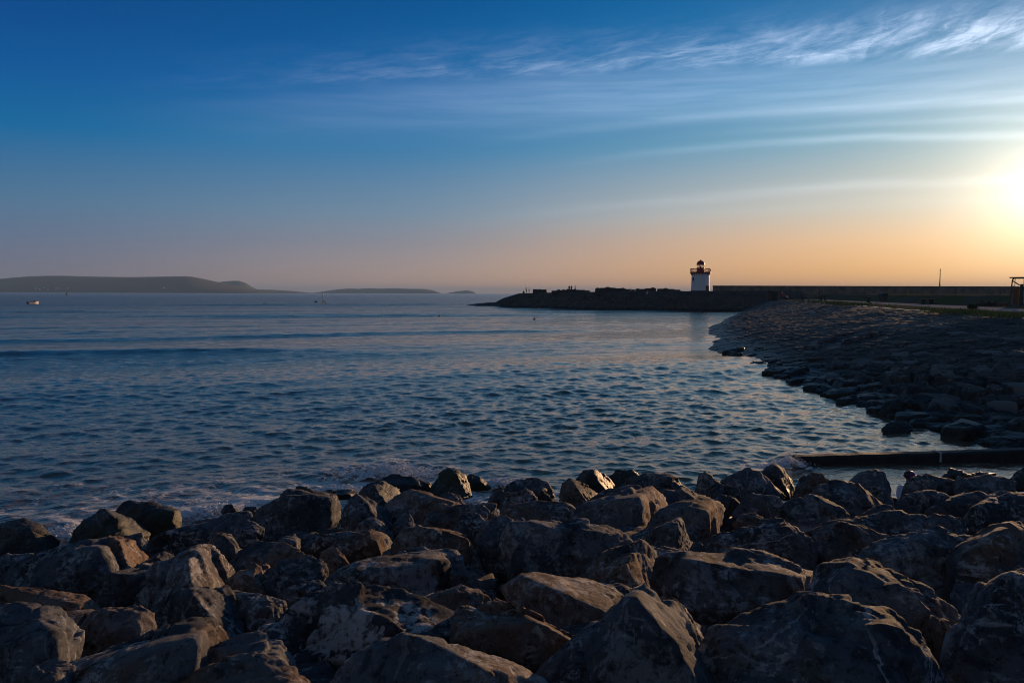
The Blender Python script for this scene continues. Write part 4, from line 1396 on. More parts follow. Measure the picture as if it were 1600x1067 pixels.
def joints_for(pose):
    """local frame: +Y is where the person faces, +X their right"""
    j = {}
    if pose == 'stand' or pose == 'rod' or pose == 'walk':
        j['pelvis'] = ((0, 0, .93), (.15, .10))
        j['waist'] = ((0, 0, 1.08), (.13, .09))
        j['chest'] = ((0, .01, 1.30), (.16, .11))
        base = 0.0
        st = .16 if pose == 'walk' else .03
        for s, n in ((1, 'r'), (-1, 'l')):
            j['hip' + n] = ((.09 * s, 0, .88), .085)
            j['knee' + n] = ((.10 * s, st * s + .02, .48), .058)
            j['ankle' + n] = ((.10 * s, st * s * 1.2 - .02, .08), .040)
            j['toe' + n] = ((.12 * s, st * s * 1.2 + .17, .035), .035)
    else:                                            # sitting low, knees up
        j['pelvis'] = ((0, 0, .12), (.16, .12))
        j['waist'] = ((0, .02, .27), (.14, .11))
        j['chest'] = ((0, .06, .47), (.165, .12))
        base = -.83
        for s, n in ((1, 'r'), (-1, 'l')):
            j['hip' + n] = ((.10 * s, .06, .12), .09)
            j['knee' + n] = ((.13 * s, .42, .42), .06)
            j['ankle' + n] = ((.12 * s, .62, .05), .042)
            j['toe' + n] = ((.13 * s, .80, .03), .036)
    cx = j['chest'][0]
    fw = .03 if base == 0 else .12
    j['neck'] = ((0, cx[1] + .01, 1.47 + base), .055)
    j['jaw'] = ((0, cx[1] + .03, 1.56 + base), .072)
    j['face'] = ((0, cx[1] + .03, 1.64 + base), (.078, .095))
    j['crown'] = ((0, cx[1] + .02, 1.72 + base), (.065, .075))
    j['nose'] = ((0, cx[1] + .135, 1.615 + base), .014)
    for s, n in ((1, 'r'), (-1, 'l')):
        j['shoulder' + n] = ((.18 * s, cx[1], 1.40 + base), .058)
        if pose == 'rod':
            j['elbow' + n] = ((.22 * s, .10, 1.16), .042)
            j['wrist' + n] = ((.08 * s, .32, 1.18), .030)
            j['palm' + n] = ((.04 * s, .37, 1.19), .034)
        elif base == 0:
            j['elbow' + n] = ((.25 * s, -.02 - .05 * s * (pose == 'walk'), 1.13), .042)
            j['wrist' + n] = ((.26 * s, .06 - .1 * s * (pose == 'walk'), .88), .030)
            j['palm' + n] = ((.26 * s, .09 - .1 * s * (pose == 'walk'), .79), .034)
        else:
            j['elbow' + n] = ((.23 * s, .18, .33), .042)
            j['wrist' + n] = ((.14 * s, .38, .40), .030)
            j['palm' + n] = ((.09 * s, .45, .43), .034)
        p, w = Vector(j['palm' + n][0]), Vector(j['wrist' + n][0])
        dn = (p - w).normalized()
        side = Vector((-s, 0, 0)) if abs(dn.x) < .8 else Vector((0, 0, 1))
        sd = (Vector((0, 1, 0)) if base == 0 and pose != 'rod' else Vector((1, 0, 0)) - dn * dn.x).normalized()
        for k, (o_, ln) in enumerate(((-.027, .075), (-.009, .088), (.009, .084), (.027, .066))):
            b = p + sd * o_ * 1.0 + dn * .02
            j['finger%d%s' % (k, n)] = (tuple(b + dn * ln * .5 + side * .008), .0085)
            j['tip%d%s' % (k, n)] = (tuple(b + dn * ln * .85 + side * .025), .007)
        j['thumb' + n] = (tuple(p - sd * .045 + dn * .005 + side * .012), .0095)
        j['thumbtip' + n] = (tuple(p - sd * .055 + dn * .04 + side * .022), .008)
    return j, base


def bones_for(parts):
    b = []
    if 'torso' in parts:
        b += [('pelvis', 'waist'), ('waist', 'chest')]
    if 'head' in parts:
        b += [('chest', 'neck'), ('neck', 'jaw'), ('jaw', 'face'), ('face', 'crown'), ('face', 'nose')]
    for n in 'rl':
        if 'arms' in parts:
            b += [('chest', 'shoulder' + n), ('shoulder' + n, 'elbow' + n), ('elbow' + n, 'wrist' + n)]
        if 'hands' in parts:
            b += [('wrist' + n, 'palm' + n)] + [('palm' + n, 'finger%d%s' % (k, n)) for k in range(4)] + [('finger%d%s' % (k, n), 'tip%d%s' % (k, n)) for k in range(4)] \
                + [('palm' + n, 'thumb' + n), ('thumb' + n, 'thumbtip' + n)]
        if 'legs' in parts:
            b += [('pelvis', 'hip' + n), ('hip' + n, 'knee' + n), ('knee' + n, 'ankle' + n)]
        if 'feet' in parts:
            b += [('ankle' + n, 'toe' + n)]
    return b


_people = {}


def sub_joints(j, bones, grow, drop=()):
    keep = ['pelvis'] + [n for n in j if n != 'pelvis' and any(n in e for e in bones)]
    out = {}
    for n in keep:
        p, r = j[n]
        out[n] = (p, tuple(x * grow + .012 for x in r) if isinstance(r, tuple) else r * grow + .012)
    return out


def person(loc, face_az, pose, top, bottom, label, group=None, cap=None, scale=1.0):
    """face_az: degrees clockwise from straight ahead (+Y)"""
    if pose not in _people:
        j, base = joints_for(pose)
        b = bones_for(('torso', 'head', 'arms', 'hands', 'legs', 'feet'))
        body = skin_mesh("person", j, b, 2)
        bj = [('pelvis', 'waist'), ('waist', 'chest'), ('chest', 'neck')] + [e for e in bones_for(('arms',))]
        jj = sub_joints(j, bj, 1.10)
        jack = skin_mesh("jacket", jj, bj, 2)
        bt = bones_for(('legs',))
        tr = skin_mesh("trousers", sub_joints(j, bt, 1.06), bt, 2)
        m = MB()
        f = Vector(j['crown'][0])
        m.ball(f + Vector((0, -.015, -.035)), (.092, .112, .085), 2)
        hair = m.build("hair", None)
        hm = hair.data
        bpy.data.objects.remove(hair)
        hm.polygons.foreach_set('use_smooth', np.full(len(hm.polygons), True))
        body.materials.append(M_SKIN)
        hm.materials.append(M_HAIR)
        _people[pose] = (body, jack, tr, hm, j)
    body, jack, tr, hm, j = _people[pose]
    o = link("person", body, None, None, loc)
    o.rotation_euler = (0, 0, -R(face_az))
    o.scale = (scale,) * 3
    for nm, me, mt in (("jacket", jack, top), ("trousers", tr, bottom)):
        me2 = me.copy()
        link(nm, me2, mt, o)
    if cap:
        m = MB()
        f = Vector(j['crown'][0])
        m.lathe([(.100, -.060), (.101, -.03), (.095, .0), (.075, .03), (.04, .05), (.008, .055)], 24, f + Vector((0, -.012, -.012)))
        ring = []
        for (zz, k) in ((-.055, 1), (-.045, 1)):
            ring.append([f + Vector((math.sin(t) * .085, .06 + math.cos(t) * .150 * (1 if math.cos(t) > 0 else .2), zz - .012 * math.cos(t))) for t in np.linspace(0, 2 * math.pi, 24, endpoint=False)])
        m.loft(ring)
        m.build("cap", cap, o, None, True)
    link("hair", hm, None, o)
    tag(o, label, "person", group)
    return o


q = P(1417, 736, 14.55)
person((q.x, q.y, q.z - .93), 68, 'sit', M_SHIRT, M_NAVY, "person in white top and purple cap sitting behind the mottled boulder on the right", None, M_PURPLE)
# the stone they sit on, hidden from the photograph
pts = [(q.x + a, q.y + b, q.z - .93 + c) for a in (-.3, .4) for b in (-.28, .3) for c in (-.5, .03)]
place_rock("gap_boulder", pts, 4, 77, 'd', "small dark stone wedged deep in a gap between bigger boulders", "small stones wedged between the boulders", rough=.4)

G_SPIT = "people out on the lighthouse spit"


def at_px(px, py, d):
    return P(px, py, d)


pr = at_px(822.5, 458.2, 243)
person(pr, -60, 'rod', M_NAVY, M_NAVY, "angler standing at the far end of the spit holding a fishing rod", G_SPIT)
m = MB()
m.tube((0, .0, 0), (-.25, .25, 3.2), .022, .008, 6)
rod = m.build("fishing_rod", M_DARK, None, Vector(pr) + Vector((-.15, .1, 1.15)))
tag(rod, "thin upright fishing rod held by the angler at the far end of the spit", "fishing rod")
person(at_px(826.6, 458.2, 242), 100, 'stand', M_NAVY, M_NAVY, "person in dark clothes standing just right of the angler on the spit", G_SPIT)
person(at_px(818.5, 458.4, 244), -20, 'sit', M_NAVY, M_NAVY, "small figure crouched on the ground left of the angler", G_SPIT)
person(at_px(889.5, 455.5, 226), 30, 'stand', M_NAVY, M_NAVY, "dark figure standing at the left of the trio behind the middle spit wall", G_SPIT)
person(at_px(893.0, 455.6, 226), -40, 'stand', M_REDC, M_NAVY, "figure in a red top in the middle of the trio behind the spit wall", G_SPIT)
person(at_px(898.5, 455.8, 226), 80, 'walk', M_NAVY, M_NAVY, "dark figure walking at the right of the trio behind the spit wall", G_SPIT)
person(at_px(985.5, 461.0, 203), 180, 'stand', M_SKIN, M_NAVY, "bare-armed person standing on the spit slope below the long wall", G_SPIT)
person(at_px(992.5, 457.5, 205), 180, 'sit', M_SHIRT, M_NAVY, "person in a pale top sitting on the spit slope under the long wall", G_SPIT)
person(at_px(1011.5, 460.0, 203), 200, 'sit', M_SHIRT, M_SHIRT, "person all in white sitting low on the spit slope right of the others", G_SPIT)
G_PROM = "people in red at the far end of the promenade"
person(at_px(1221.5, 467.5, 148), 80, 'stand', M_REDC, M_NAVY, "person in a red jacket standing by the dark cabin on the promenade", G_PROM, None, .72)
person(at_px(1226.0, 467.5, 147), 200, 'sit', M_REDC, M_NAVY, "person in red sitting at the end of the promenade beside the standing one", G_PROM, None, 1.0)
person(at_px(1230.5, 468.0, 147), 260, 'sit', M_SHIRT, M_NAVY, "person in white sitting rightmost of the group at the promenade end", G_PROM, None, 1.0)


# ------------------------------------------------------------------ lighthouse
def build_lighthouse():
    d = 203.0
    base = P(1094, 455.4, d)
    k = d / F                                        # metres per photograph pixel
    root = empty("lighthouse", base, R(0))
    tag(root, "squat white round lighthouse with a maroon lantern and gallery on the spit", "lighthouse")
    hb = 28.0 * k
    r0, r1 = 13.9 * k, 13.5 * k
    m = MB()
    m.lathe([(r0 * 1.03, -.6), (r0 * 1.03, .28), (r0, .32), (r0 + (r1 - r0) * .5, hb * .5), (r1, hb - .25), (r1 * 1.02, hb - .2), (r1 * 1.02, hb)], 64)
    m.build("tower_wall", M_WHITE, root, None, True)
    m = MB()
    m.lathe([(r0 * 1.06, -.7), (r0 * 1.06, .18), (r0 * 1.02, .2)], 64)
    m.build("plinth", M_DARK, root, None, True)
    rg = 16.2 * k
    m = MB()
    m.lathe([(r1 * 1.05, hb - .02), (rg * .97, hb + .05), (rg, hb + .08), (rg, hb + .19), (rg * .98, hb + .21)], 64)
    m.build("gallery_deck", M_MAROON, root, None, True)
    m = MB()
    n = 20
    for i in range(n):
        a = 2 * math.pi * i / n
        rm = (r1 + rg * .92) / 2
        M = Matrix.Rotation(a, 4, 'Z')
        m.box((rm, 0, hb - .08), (rg * .92 - r1 + .1, .14, .22), 0, 1, 0, M)
        m.box((r1 + .06, 0, hb - .28), (.14, .12, .3), 0, 1, 0, M)
    m.build("corbels", M_MAROON, root)
    zr0 = hb + .21
    hr = 6.0 * k
    rl = rg * .95
    m = MB()
    ring = [(rl * math.cos(t), rl * math.sin(t)) for t in np.linspace(0, 2 * math.pi, 41)]
    for z in (zr0 + hr, zr0 + hr * .12):
        m.path([(x, y, z) for x, y in ring], .045, 6)
    for i in range(20):
        x, y = ring[2 * i]
        m.tube((x, y, zr0), (x, y, zr0 + hr), .035, .035, 6)
        x2, y2 = ring[2 * i + 2]
        m.tube((x, y, zr0 + hr * .12), (x2, y2, zr0 + hr), .03, .03, 5)
        m.tube((x, y, zr0 + hr), (x2, y2, zr0 + hr * .12), .03, .03, 5)
    m.build("railing", M_MAROON, root)
    rm_ = 5.6 * k
    zm = hb + .21
    hm = 7.4 * k
    m = MB()
    m.lathe([(rm_ * 1.05, zm), (rm_ * 1.05, zm + .15), (rm_, zm + .18), (rm_, zm + hm - .12), (rm_ * 1.08, zm + hm - .1), (rm_ * 1.08, zm + hm)], 32)
    m.build("lantern_base", M_MAROON, root, None, True)
    zg = zm + hm
    hg = 4.3 * k
    m = MB()
    m.lathe([(rm_ * .93, zg), (rm_ * .93, zg + hg)], 32, cap=False)
    m.build("lantern_glass", M_GLASS, root, None, True)
    m = MB()
    for i in range(8):
        a = 2 * math.pi * i / 8 + .2
        m.tube((rm_ * .95 * math.cos(a), rm_ * .95 * math.sin(a), zg), (rm_ * .95 * math.cos(a), rm_ * .95 * math.sin(a), zg + hg), .055, .055, 6)
    m.build("glazing_bars", M_MAROON, root)
    m = MB()
    m.lathe([(.10, zg), (.16, zg + .1), (.17, zg + .4), (.10, zg + .5)], 16)
    m.build("lamp", M_GREYP, root, None, True)
    zd = zg + hg
    rd = 6.1 * k
    m = MB()
    m.lathe([(rd * 1.04, zd), (rd * 1.04, zd + .1)] + [(rd * math.cos(t), zd + .1 + rd * 1.05 * math.sin(t)) for t in np.linspace(0, 1.5, 12)], 40)
    dome = m.build("dome", M_MAROON, root, None, True)
    m = MB()
    m.ball((0, 0, zd + .1 + rd * 1.05 + .08), (.13, .13, .13), 2)
    m.tube((0, 0, zd + rd), (0, 0, zd + rd * 1.05 + .5), .03, .015, 6)
    m.build("finial", M_MAROON, dome, None, True)

    def on_wall(name, az, z, w, h, mt, frame=True):
        a = R(-90) + R(az)
        rr_ = r0 + (r1 - r0) * (z + h / 2) / hb
        M = Matrix.Rotation(a, 4, 'Z')
        m = MB()
        m.box((rr_ + .01, 0, z + h / 2), (.14, w, h), 0, 1, .01, M)
        o = m.build(name, mt, root)
        if frame:
            m = MB()
            for s in (-1, 1):
                m.box((rr_ + .03, s * (w / 2 + .05), z + h / 2), (.18, .1, h + .2), 0, 1, 0, M)
            m.box((rr_ + .035, 0, z + h + .06), (.19, w + .2, .12), 0, 1, 0, M)
            m.build("frame", M_WHITE if name == 'window' else M_DARK, o)
        return o
    dr = on_wall("door", 38, .05, .75, 1.25, M_DARK)
    m = MB()
    M = Matrix.Rotation(R(-52), 4, 'Z')
    m.tube(M @ Vector((r0 + .08, -.24, .65)), M @ Vector((r0 + .16, -.24, .65)), .035, .035, 8)
    m.build("handle", M_GREYP, dr)
    on_wall("window", -62, 2.6, .55, .85, M_DARK)


build_lighthouse()


# ------------------------------------------------------------------ rough walls along the spit
def rough_wall(name, label, px0, px1, top, bot, d, seed, thick=1.2, group="dark rough walls along the spit crest", jag=.35, n=None):
    rng = random.Random(seed)
    a, b = P(px0, bot, d), P(px1, bot, d + 0)
    L = (b - a).length
    n = n or max(3, int(L / 1.3))
    h = (bot - top) * d / F
    m = MB()
    for i in range(n):
        w = L / n
        hh = h * (1 - jag * (.5 + .5 * math.sin(i * .7 + seed)) - .10 * rng.random())
        vs = m.box((a.x + (i + .5) * w, d + rng.uniform(-.1, .1), a.z - .5 + (hh + .5) / 2), (w * rng.uniform(1.08, 1.35), thick * rng.uniform(.85, 1.1), hh + .5), rng.uniform(-.12, .12), rng.uniform(.75, .95), .12)
        if rng.random() < .5:
            m.box((a.x + (i + .5) * w, d, a.z + hh + .05), (w * .6, thick * .7, .22), rng.uniform(-.2, .2), .8, .05)
    o = m.build(name, M_BLOCK)
    tag(o, label, "wall", group)


rough_wall("stone_wall", "short dark stone wall right of the angler at the far end of the spit", 833, 854, 450.6, 459.5, 236, 1, jag=.15)
rough_wall("stone_wall", "long low dark wall in the middle of the spit with people behind it", 862, 921, 452.0, 458.5, 225, 2, jag=.25)
rough_wall("stone_wall", "longest and tallest dark wall on the spit with a lumpy top", 930, 1024, 449.0, 457.5, 210, 3, jag=.3)
rough_wall("stone_wall", "low crumbling wall end between the longest spit wall and the lighthouse", 1027, 1062, 450.5, 457.0, 207, 4, jag=.6)

# sea wall closing the view on the right
m = MB()
a, b = P(1115, 446.3, 199), P(2050, 446.3, 199)
L = b.x - a.x
zb = 1.5
m.box(((a.x + b.x) / 2, 199.4, (a.z + zb) / 2 - .06), (L, .8, a.z - zb - .12))
sw = m.build("sea_wall", M_WALL)
tag(sw, "long straight concrete sea wall on the skyline right of the lighthouse", "wall")
m = MB()
m.box(((a.x + b.x) / 2 - .02, 199.4, a.z - .06), (L + .12, 1.0, .14), 0, 1, .02)
m.build("coping", M_WALL, sw)
m = MB()
for i in range(26):
    m.box((a.x + 4 + i * (L - 8) / 25, 198.9, (a.z + zb) / 2 - .1), (.35, .24, a.z - zb - .2))
m.build("buttresses", M_WALL, sw)

# flag pole on the bank
q = P(1468, 456, 150)
top = P(1468, 421.5, 150)
root = empty("pole", q)
tag(root, "tall thin pole standing on the grassy bank against the orange sky", "pole")
H = top.z - q.z
m = MB()
m.tube((0, 0, -.3), (0, 0, H * .36), .12, .11, 12)
m.build("sleeve", M_GREYP, root, None, True)
m = MB()
m.tube((0, 0, H * .36), (0, 0, H), .085, .06, 12)
m.build("mast", M_DARK, root, None, True)
m = MB()
m.ball((0, 0, H + .06), (.10, .10, .10), 2)
m.build("cap", M_DARK, root, None, True)

# dark cabin where the promenade meets the spit
q = P(1207, 469.5, 152)
root = empty("cabin", q, R(-12))
tag(root, "dark square cabin at the far end of the promenade beside the people in red", "cabin")
m = MB()
m.box((0, 0, .75), (1.75, 1.6, 1.6), 0, 1, .03)
m.build("wall", M_BLOCK, root)
m = MB()
m.box((0, 0, 1.60), (1.95, 1.8, .12), 0, 1, .02)
m.build("roof", M_DARK, root)
m = MB()
m.box((.2, -.81, .62), (.7, .05, 1.2), 0, 1, .01)
m.build("door", M_DARK, root)

q = P(1380, 471.5, 108)
root = empty("bin", q, R(10))
tag(root, "dark stout litter bin with a rounded hood between the single and the double table", "bin")
m = MB()
m.box((0, 0, .40), (.85, .8, .85), 0, .94, .04)
m.build("body", M_BLOCK, root)
m = MB()
m.loft([[(x * .46, y, .83 + .32 * math.sin(t) * (1 if s_ else 1)) for x, t in [(math.cos(t), t) for t in np.linspace(0, math.pi, 14)]] for s_, y in ((0, -.42), (1, .42))])
m.build("hood", M_DARK, root, None, True)
m = MB()
m.box((0, -.425, .93), (.5, .03, .14), 0, 1, .01)
m.build("opening", M_DARK, root)


# concrete tables on the promenade
def table(px, py, d, w, rz, label, n_leg=2, depth=.8, h=.76):
    q = P(px, py, d)
    root = empty("concrete_table", q, rz)
    tag(root, label, "table", "concrete tables along the promenade")
    m = MB()
    if n_leg == 2:
        for s in (-1, 1):
            m.box((s * w * .255, 0, h - .06), (w * .49, depth, .13), 0, 1, .025)
    else:
        m.box((0, 0, h - .06), (w, depth, .13), 0, 1, .025)
    m.build("tabletop", M_CONC, root)
    for s in ((-1, 1) if n_leg == 2 else (0,)):
        m = MB()
        m.box((s * w * .25, 0, (h - .13) / 2 - .05), (.27, depth * .7, h - .03), 0, .85, .02)
        m.build("leg", M_CONC, root)
    return root


table(1448.5, 476.8, 94, 1.95, R(2), "double-pedestal concrete table nearest the camera on the promenade")
table(1357, 473.0, 113, .76, R(0), "single-pedestal concrete table between the bin and the far double table", 1)
table(1286, 470.0, 146, 1.50, R(-4), "far double-pedestal concrete table nearest the people in red")
table(1253.5, 469.3, 147, .5, R(0), "small block-like single concrete seat beside the people in red", 1, .5, .62)


# steel framed shelter at the right edge
def build_shelter():
    d = 78.0
    k = d / F
    q = P(1577, 476.5, d)
    root = empty("shelter", q, -R(31.7))
    tag(root, "rusty steel framed open shelter with a slanted post at the right edge of the photo", "shelter")
    X = lambda px: (px - 1577) * k * .85
    Zz = lambda py: (476.5 - py) * k
    dep = 1.9
    for yv in (0, dep):
        m = MB()
        m.path([(X(1577), yv, 0), (X(1580.5), yv, Zz(437)), (X(1583), yv, Zz(434.7)), (X(1640), yv, Zz(434.2))], .055, 10)
        m.build("frame", M_STEEL, root, None, True)
    m = MB()
    for px in (1581.5, 1598, 1625):
        m.tube((X(px), 0, Zz(435)), (X(px), dep, Zz(435)), .04, .04, 8)
    m.tube((X(1581), .05, Zz(439)), (X(1592), .05, Zz(446)), .05, .05, 8)
    m.tube((X(1584.5), .05, Zz(435)), (X(1584.5), .05, Zz(452)), .03, .03, 8)
    m.build("brace", M_STEEL, root)
    for px, w, mt, nm, t, b in ((1580, 5, M_GREYP, "panel", 447, 475), (1583.8, 2.6, M_WOODP, "panel", 452, 475), (1588, 4.6, M_WOODP, "panel", 449, 475)):
        m = MB()
        m.box((X(px) + .05, .5, (Zz(t) + Zz(b)) / 2), (w * k * .94, .06, Zz(t) - Zz(b)), 0, 1, .01)
        m.build(nm, mt, root)
    m = MB()
    m.box((X(1595.5), .0, (Zz(445) + 0) / 2), (4.6 * k, .35, Zz(445) + .1), 0, 1, .02)
    m.build("pier", M_BLOCK, root)
    m = MB()
    m.box((X(1600), .3, Zz(440)), (3.8 * k, .08, 10 * k), 0, 1, .01)
    m.build("sign_board", M_STEEL, root)
    m = MB()
    for i in range(6):
        m.box((X(1604), .2, Zz(473 - i * 3.6)), (11 * k, .05, 1.7 * k))
    m.build("slats", M_HULL, root)
    m = MB()
    m.box((X(1612), dep / 2, Zz(433.8)), (62 * k, dep + .3, .08), 0, 1, .02)
    m.build("roof", M_STEEL, root)


build_shelter()
rough_wall("kerb_wall", "low dark kerb wall along the grass just left of the steel shelter", 1526, 1574, 471.2, 475.8, 80, 9, .5, None, .5, 9)


# bush and grass on the crest of the bank
def leaf_cluster(m, c, s, n, rng, leaf=.05):
    for i in range(n):
        v = Vector((rng.gauss(0, 1), rng.gauss(0, 1), rng.gauss(0, 1))).normalized() * (rng.random() ** .4)
        p = Vector(c) + Vector((v.x * s[0], v.y * s[1], v.z * s[2]))
        a = Vector((rng.gauss(0, 1), rng.gauss(0, 1), rng.gauss(0, 1))).normalized()
        b = a.cross(Vector((rng.gauss(0, 1), rng.gauss(0, 1), rng.gauss(0, 1)))).normalized()
        l = leaf * rng.uniform(.6, 1.4)
        vs = [m.bm.verts.new(p + a * l), m.bm.verts.new(p + b * l * .45), m.bm.verts.new(p - a * l), m.bm.verts.new(p - b * l * .45)]
        m.bm.faces.new(vs)


q = P(1519, 487, 53)
root = empty("bush", q)
tag(root, "dark round bush growing on the grassy edge of the promenade", "bush")
m = MB()
rg_ = random.Random(4)
for i in range(14):
    c = (rg_.uniform(-.22, .22), rg_.uniform(-.22, .22), rg_.uniform(.18, .48))
    leaf_cluster(m, c, (.17, .17, .16), 130, rg_, .035)
m.build("foliage", M_LEAF, root)
m = MB()
for i in range(7):
    m.tube((rg_.uniform(-.05, .05), rg_.uniform(-.05, .05), -.1), (rg_.uniform(-.22, .22), rg_.uniform(-.22, .22), .45), .014, .006, 5)
m.build("stems", M_TIMBER, root)


def build_grass():
    rg_ = random.Random(8)
    m = MB()
    patches = [(1385, 1470, 474.5, 480, 90), (1300, 1400, 472, 477, 150), (1440, 1590, 481, 490, 150), (1430, 1580, 486, 507, 70), (1500, 1600, 488, 498, 80), (1230, 1310, 470, 473, 40)]
    for x0, x1, y0, y1, n in patches:
        for i in range(n):
            px, py = rg_.uniform(x0, x1), rg_.uniform(y0, y1)
            v = ray(px, py)
            lo, hi = 25.0, 150.0
            d = (2.9 - EYE) / v.z
            x = v.x * d
            for _ in range(6):
                t = (x - float(water_x(d))) / (float(crest_x(d)) - float(water_x(d)))
                z = 2.9 * min(max(t, 0), 1) ** .92
                d = (z - EYE) / v.z
                x = v.x * d
            if d > 160 or d < 18 or t > 1.12:
                continue
            s = .16 + d * .0011
            for b in range(26):
                bx, by = x + rg_.gauss(0, s * 1.6), d + rg_.gauss(0, s * 1.6)
                a = rg_.uniform(0, 6.28)
                h = s * rg_.uniform(.6, 1.5)
                w = .010 + d * .00014
                lx, ly = rg_.gauss(0, .45) * h, rg_.gauss(0, .45) * h
                vs = [m.bm.verts.new((bx - w * math.cos(a), by - w * math.sin(a), z - .05)), m.bm.verts.new((bx + w * math.cos(a), by + w * math.sin(a), z - .05)),
                      m.bm.verts.new((bx + lx * .5 + w * .6 * math.cos(a), by + ly * .5 + w * .6 * math.sin(a), z + h * .65)),
                      m.bm.verts.new((bx + lx, by + ly, z + h)), m.bm.verts.new((bx + lx * .5 - w * .6 * math.cos(a), by + ly * .5 - w * .6 * math.sin(a), z + h * .65))]
                m.bm.faces.new(vs)
    tag(m.build("grass", M_GRASS), "tufts of yellow-green grass along the top of the stone bank", "grass", kind='stuff')


build_grass()


# ------------------------------------------------------------------ things on the water
def build_boat():
    q = W(52, 476.2)
    root = empty("motorboat", q, R(-28))
    tag(root, "small pale motorboat at the far left with a thin wake trailing to its left", "boat")
    L, Wd, H = 3.4, 1.5, .75
    m = MB()
    rings = []
    for f in np.linspace(0, 1, 12):
        w = Wd / 2 * (1 - max(0, (f - .45) / .55) ** 2.2) + .01
        y = -L / 2 + L * f
        up = .35 * f ** 2
        rings.append([(-w, y, H + up), (-w * .85, y, .25 + up), (0, y, -.15 + up * .9), (w * .85, y, .25 + up), (w, y, H + up), (w * .85, y, H + up - .04), (0, y, .35 + up * .6), (-w * .85, y, H + up - .04)])
    m.loft(rings)
    m.build("hull", M_HULL, root, None, True)
    m = MB()
    m.box((0, .45, 1.1), (.9, .06, .45), 0, .8, .01)
    m.build("windscreen", M_DARK, root)
    m = MB()
    m.box((0, -L / 2 - .15, .7), (.4, .35, .6), 0, .8, .05)
    m.box((0, -L / 2 - .12, .1), (.12, .2, .9))
    m.build("outboard_motor", M_DARK, root)
    m = MB()
    for s in (-1, 1):
        m.path([(s * Wd * .47 * (1 - max(0, (f - .45) / .55) ** 2.2), -L / 2 + L * f, H + .35 * f * f + .03) for f in np.linspace(0, 1, 9)], .05, 6)
    m.build("rubbing_rail", M_ORANGE, root)
    fw = Vector((math.sin(R(28)), math.cos(R(28)), 0))
    person(q + Vector((0, 0, .35)) - fw * .4, 28, 'sit', M_ORANGE, M_NAVY, "person in an orange life jacket sitting in the small motorboat")
    # wake
    m = MB()
    rg_ = random.Random(2)
    for i in range(70):
        t = i / 70 * 22
        c = q - fw * (t + 1.8)
        r = .10 + .05 * rg_.random()
        for s in (-1, 1):
            cc = c + Vector((fw.y, -fw.x, 0)) * s * (.3 + t * .05)
            m.ball((cc.x, cc.y, .05), (r * 2.2, r * 2.2, r * .5), 1)
    tag(m.build("wake_foam", M_FOAM), "thin white wake trailing behind the small motorboat", "wake", kind='stuff')


build_boat()

q = W(505, 476.3)
root = empty("beacon", q)
tag(root, "thin dark beacon post on splayed legs standing in the bay", "beacon")
H = P(505, 460.5, q.y).z
m = MB()
m.tube((0, 0, -1), (0, 0, H), .16, .12, 8)
m.build("post", M_DARK, root)
for a in (0, 120, 240):
    m = MB()
    ca, sa = math.cos(R(a + 8)), math.sin(R(a + 8))
    m.tube((ca * 1.9, sa * 1.9, -.4), (0, 0, H * .42), .10, .08, 6)
    m.build("leg", M_DARK, root)
m = MB()
m.box((0, 0, H + .12), (.4, .4, .45), 0, .6, .03)
m.build("topmark", M_DARK, root)

q = W(493.5, 472.9)
root = empty("kayak", q, R(28))
tag(root, "low dark kayak with a paddler just left of the beacon", "kayak")
m = MB()
rings = []
for f in np.linspace(0, 1, 13):
    w = .36 * math.sin(math.pi * min(max(f, .02), .98)) ** .7
    y = -2.4 + 4.8 * f
    up = .14 * (2 * f - 1) ** 2
    rings.append([(-w, y, .2 + up), (-w * .7, y, .02 + up), (0, y, -.08 + up), (w * .7, y, .02 + up), (w, y, .2 + up), (0, y, .3 + up)])
m.loft(rings)
m.build("hull", M_DARK, root, None, True)
m = MB()
m.lathe([(.32, .25), (.34, .33), (.28, .34)], 20)
m.build("cockpit_rim", M_DARK, root)
person(q + Vector((0, 0, .12)), -28, 'sit', M_NAVY, M_NAVY, "person in dark clothes paddling the kayak left of the beacon")
m = MB()
m.tube((-.9, .35, .35), (.9, .45, .75), .025, .025, 6)
m.box((-1.0, .35, .32), (.35, .03, .18), 0, 1, .01)
m.box((1.0, .45, .78), (.35, .03, .18), 0, 1, .01)
pd = m.build("paddle", M_DARK, None, q + Vector((0, 0, .12)))
pd.rotation_euler = (0, 0, R(28))
tag(pd, "double-bladed paddle held by the kayaker left of the beacon", "paddle")


def buoy(px, py, r, mt, label, spar=False, group="small buoys in the bay"):
    q = W(px, py)
    root = empty("buoy", q)
    tag(root, label, "buoy", group)
    m = MB()
    m.lathe([(r * .3, -r * .9), (r * .85, -r * .5), (r, 0), (r * .85, r * .5), (r * .35, r * .88), (r * .12, r)], 20)
    m.build("float", mt, root, None, True)
    m = MB()
    m.tube((0, 0, r * .9), (0, 0, r * (3.2 if spar else 1.7)), r * .14, r * .10, 8)
    if spar:
        m.ball((0, 0, r * 3.3), (r * .35,) * 3, 2)
    m.build("topmark", M_DARK if not spar else mt, root, None, True)


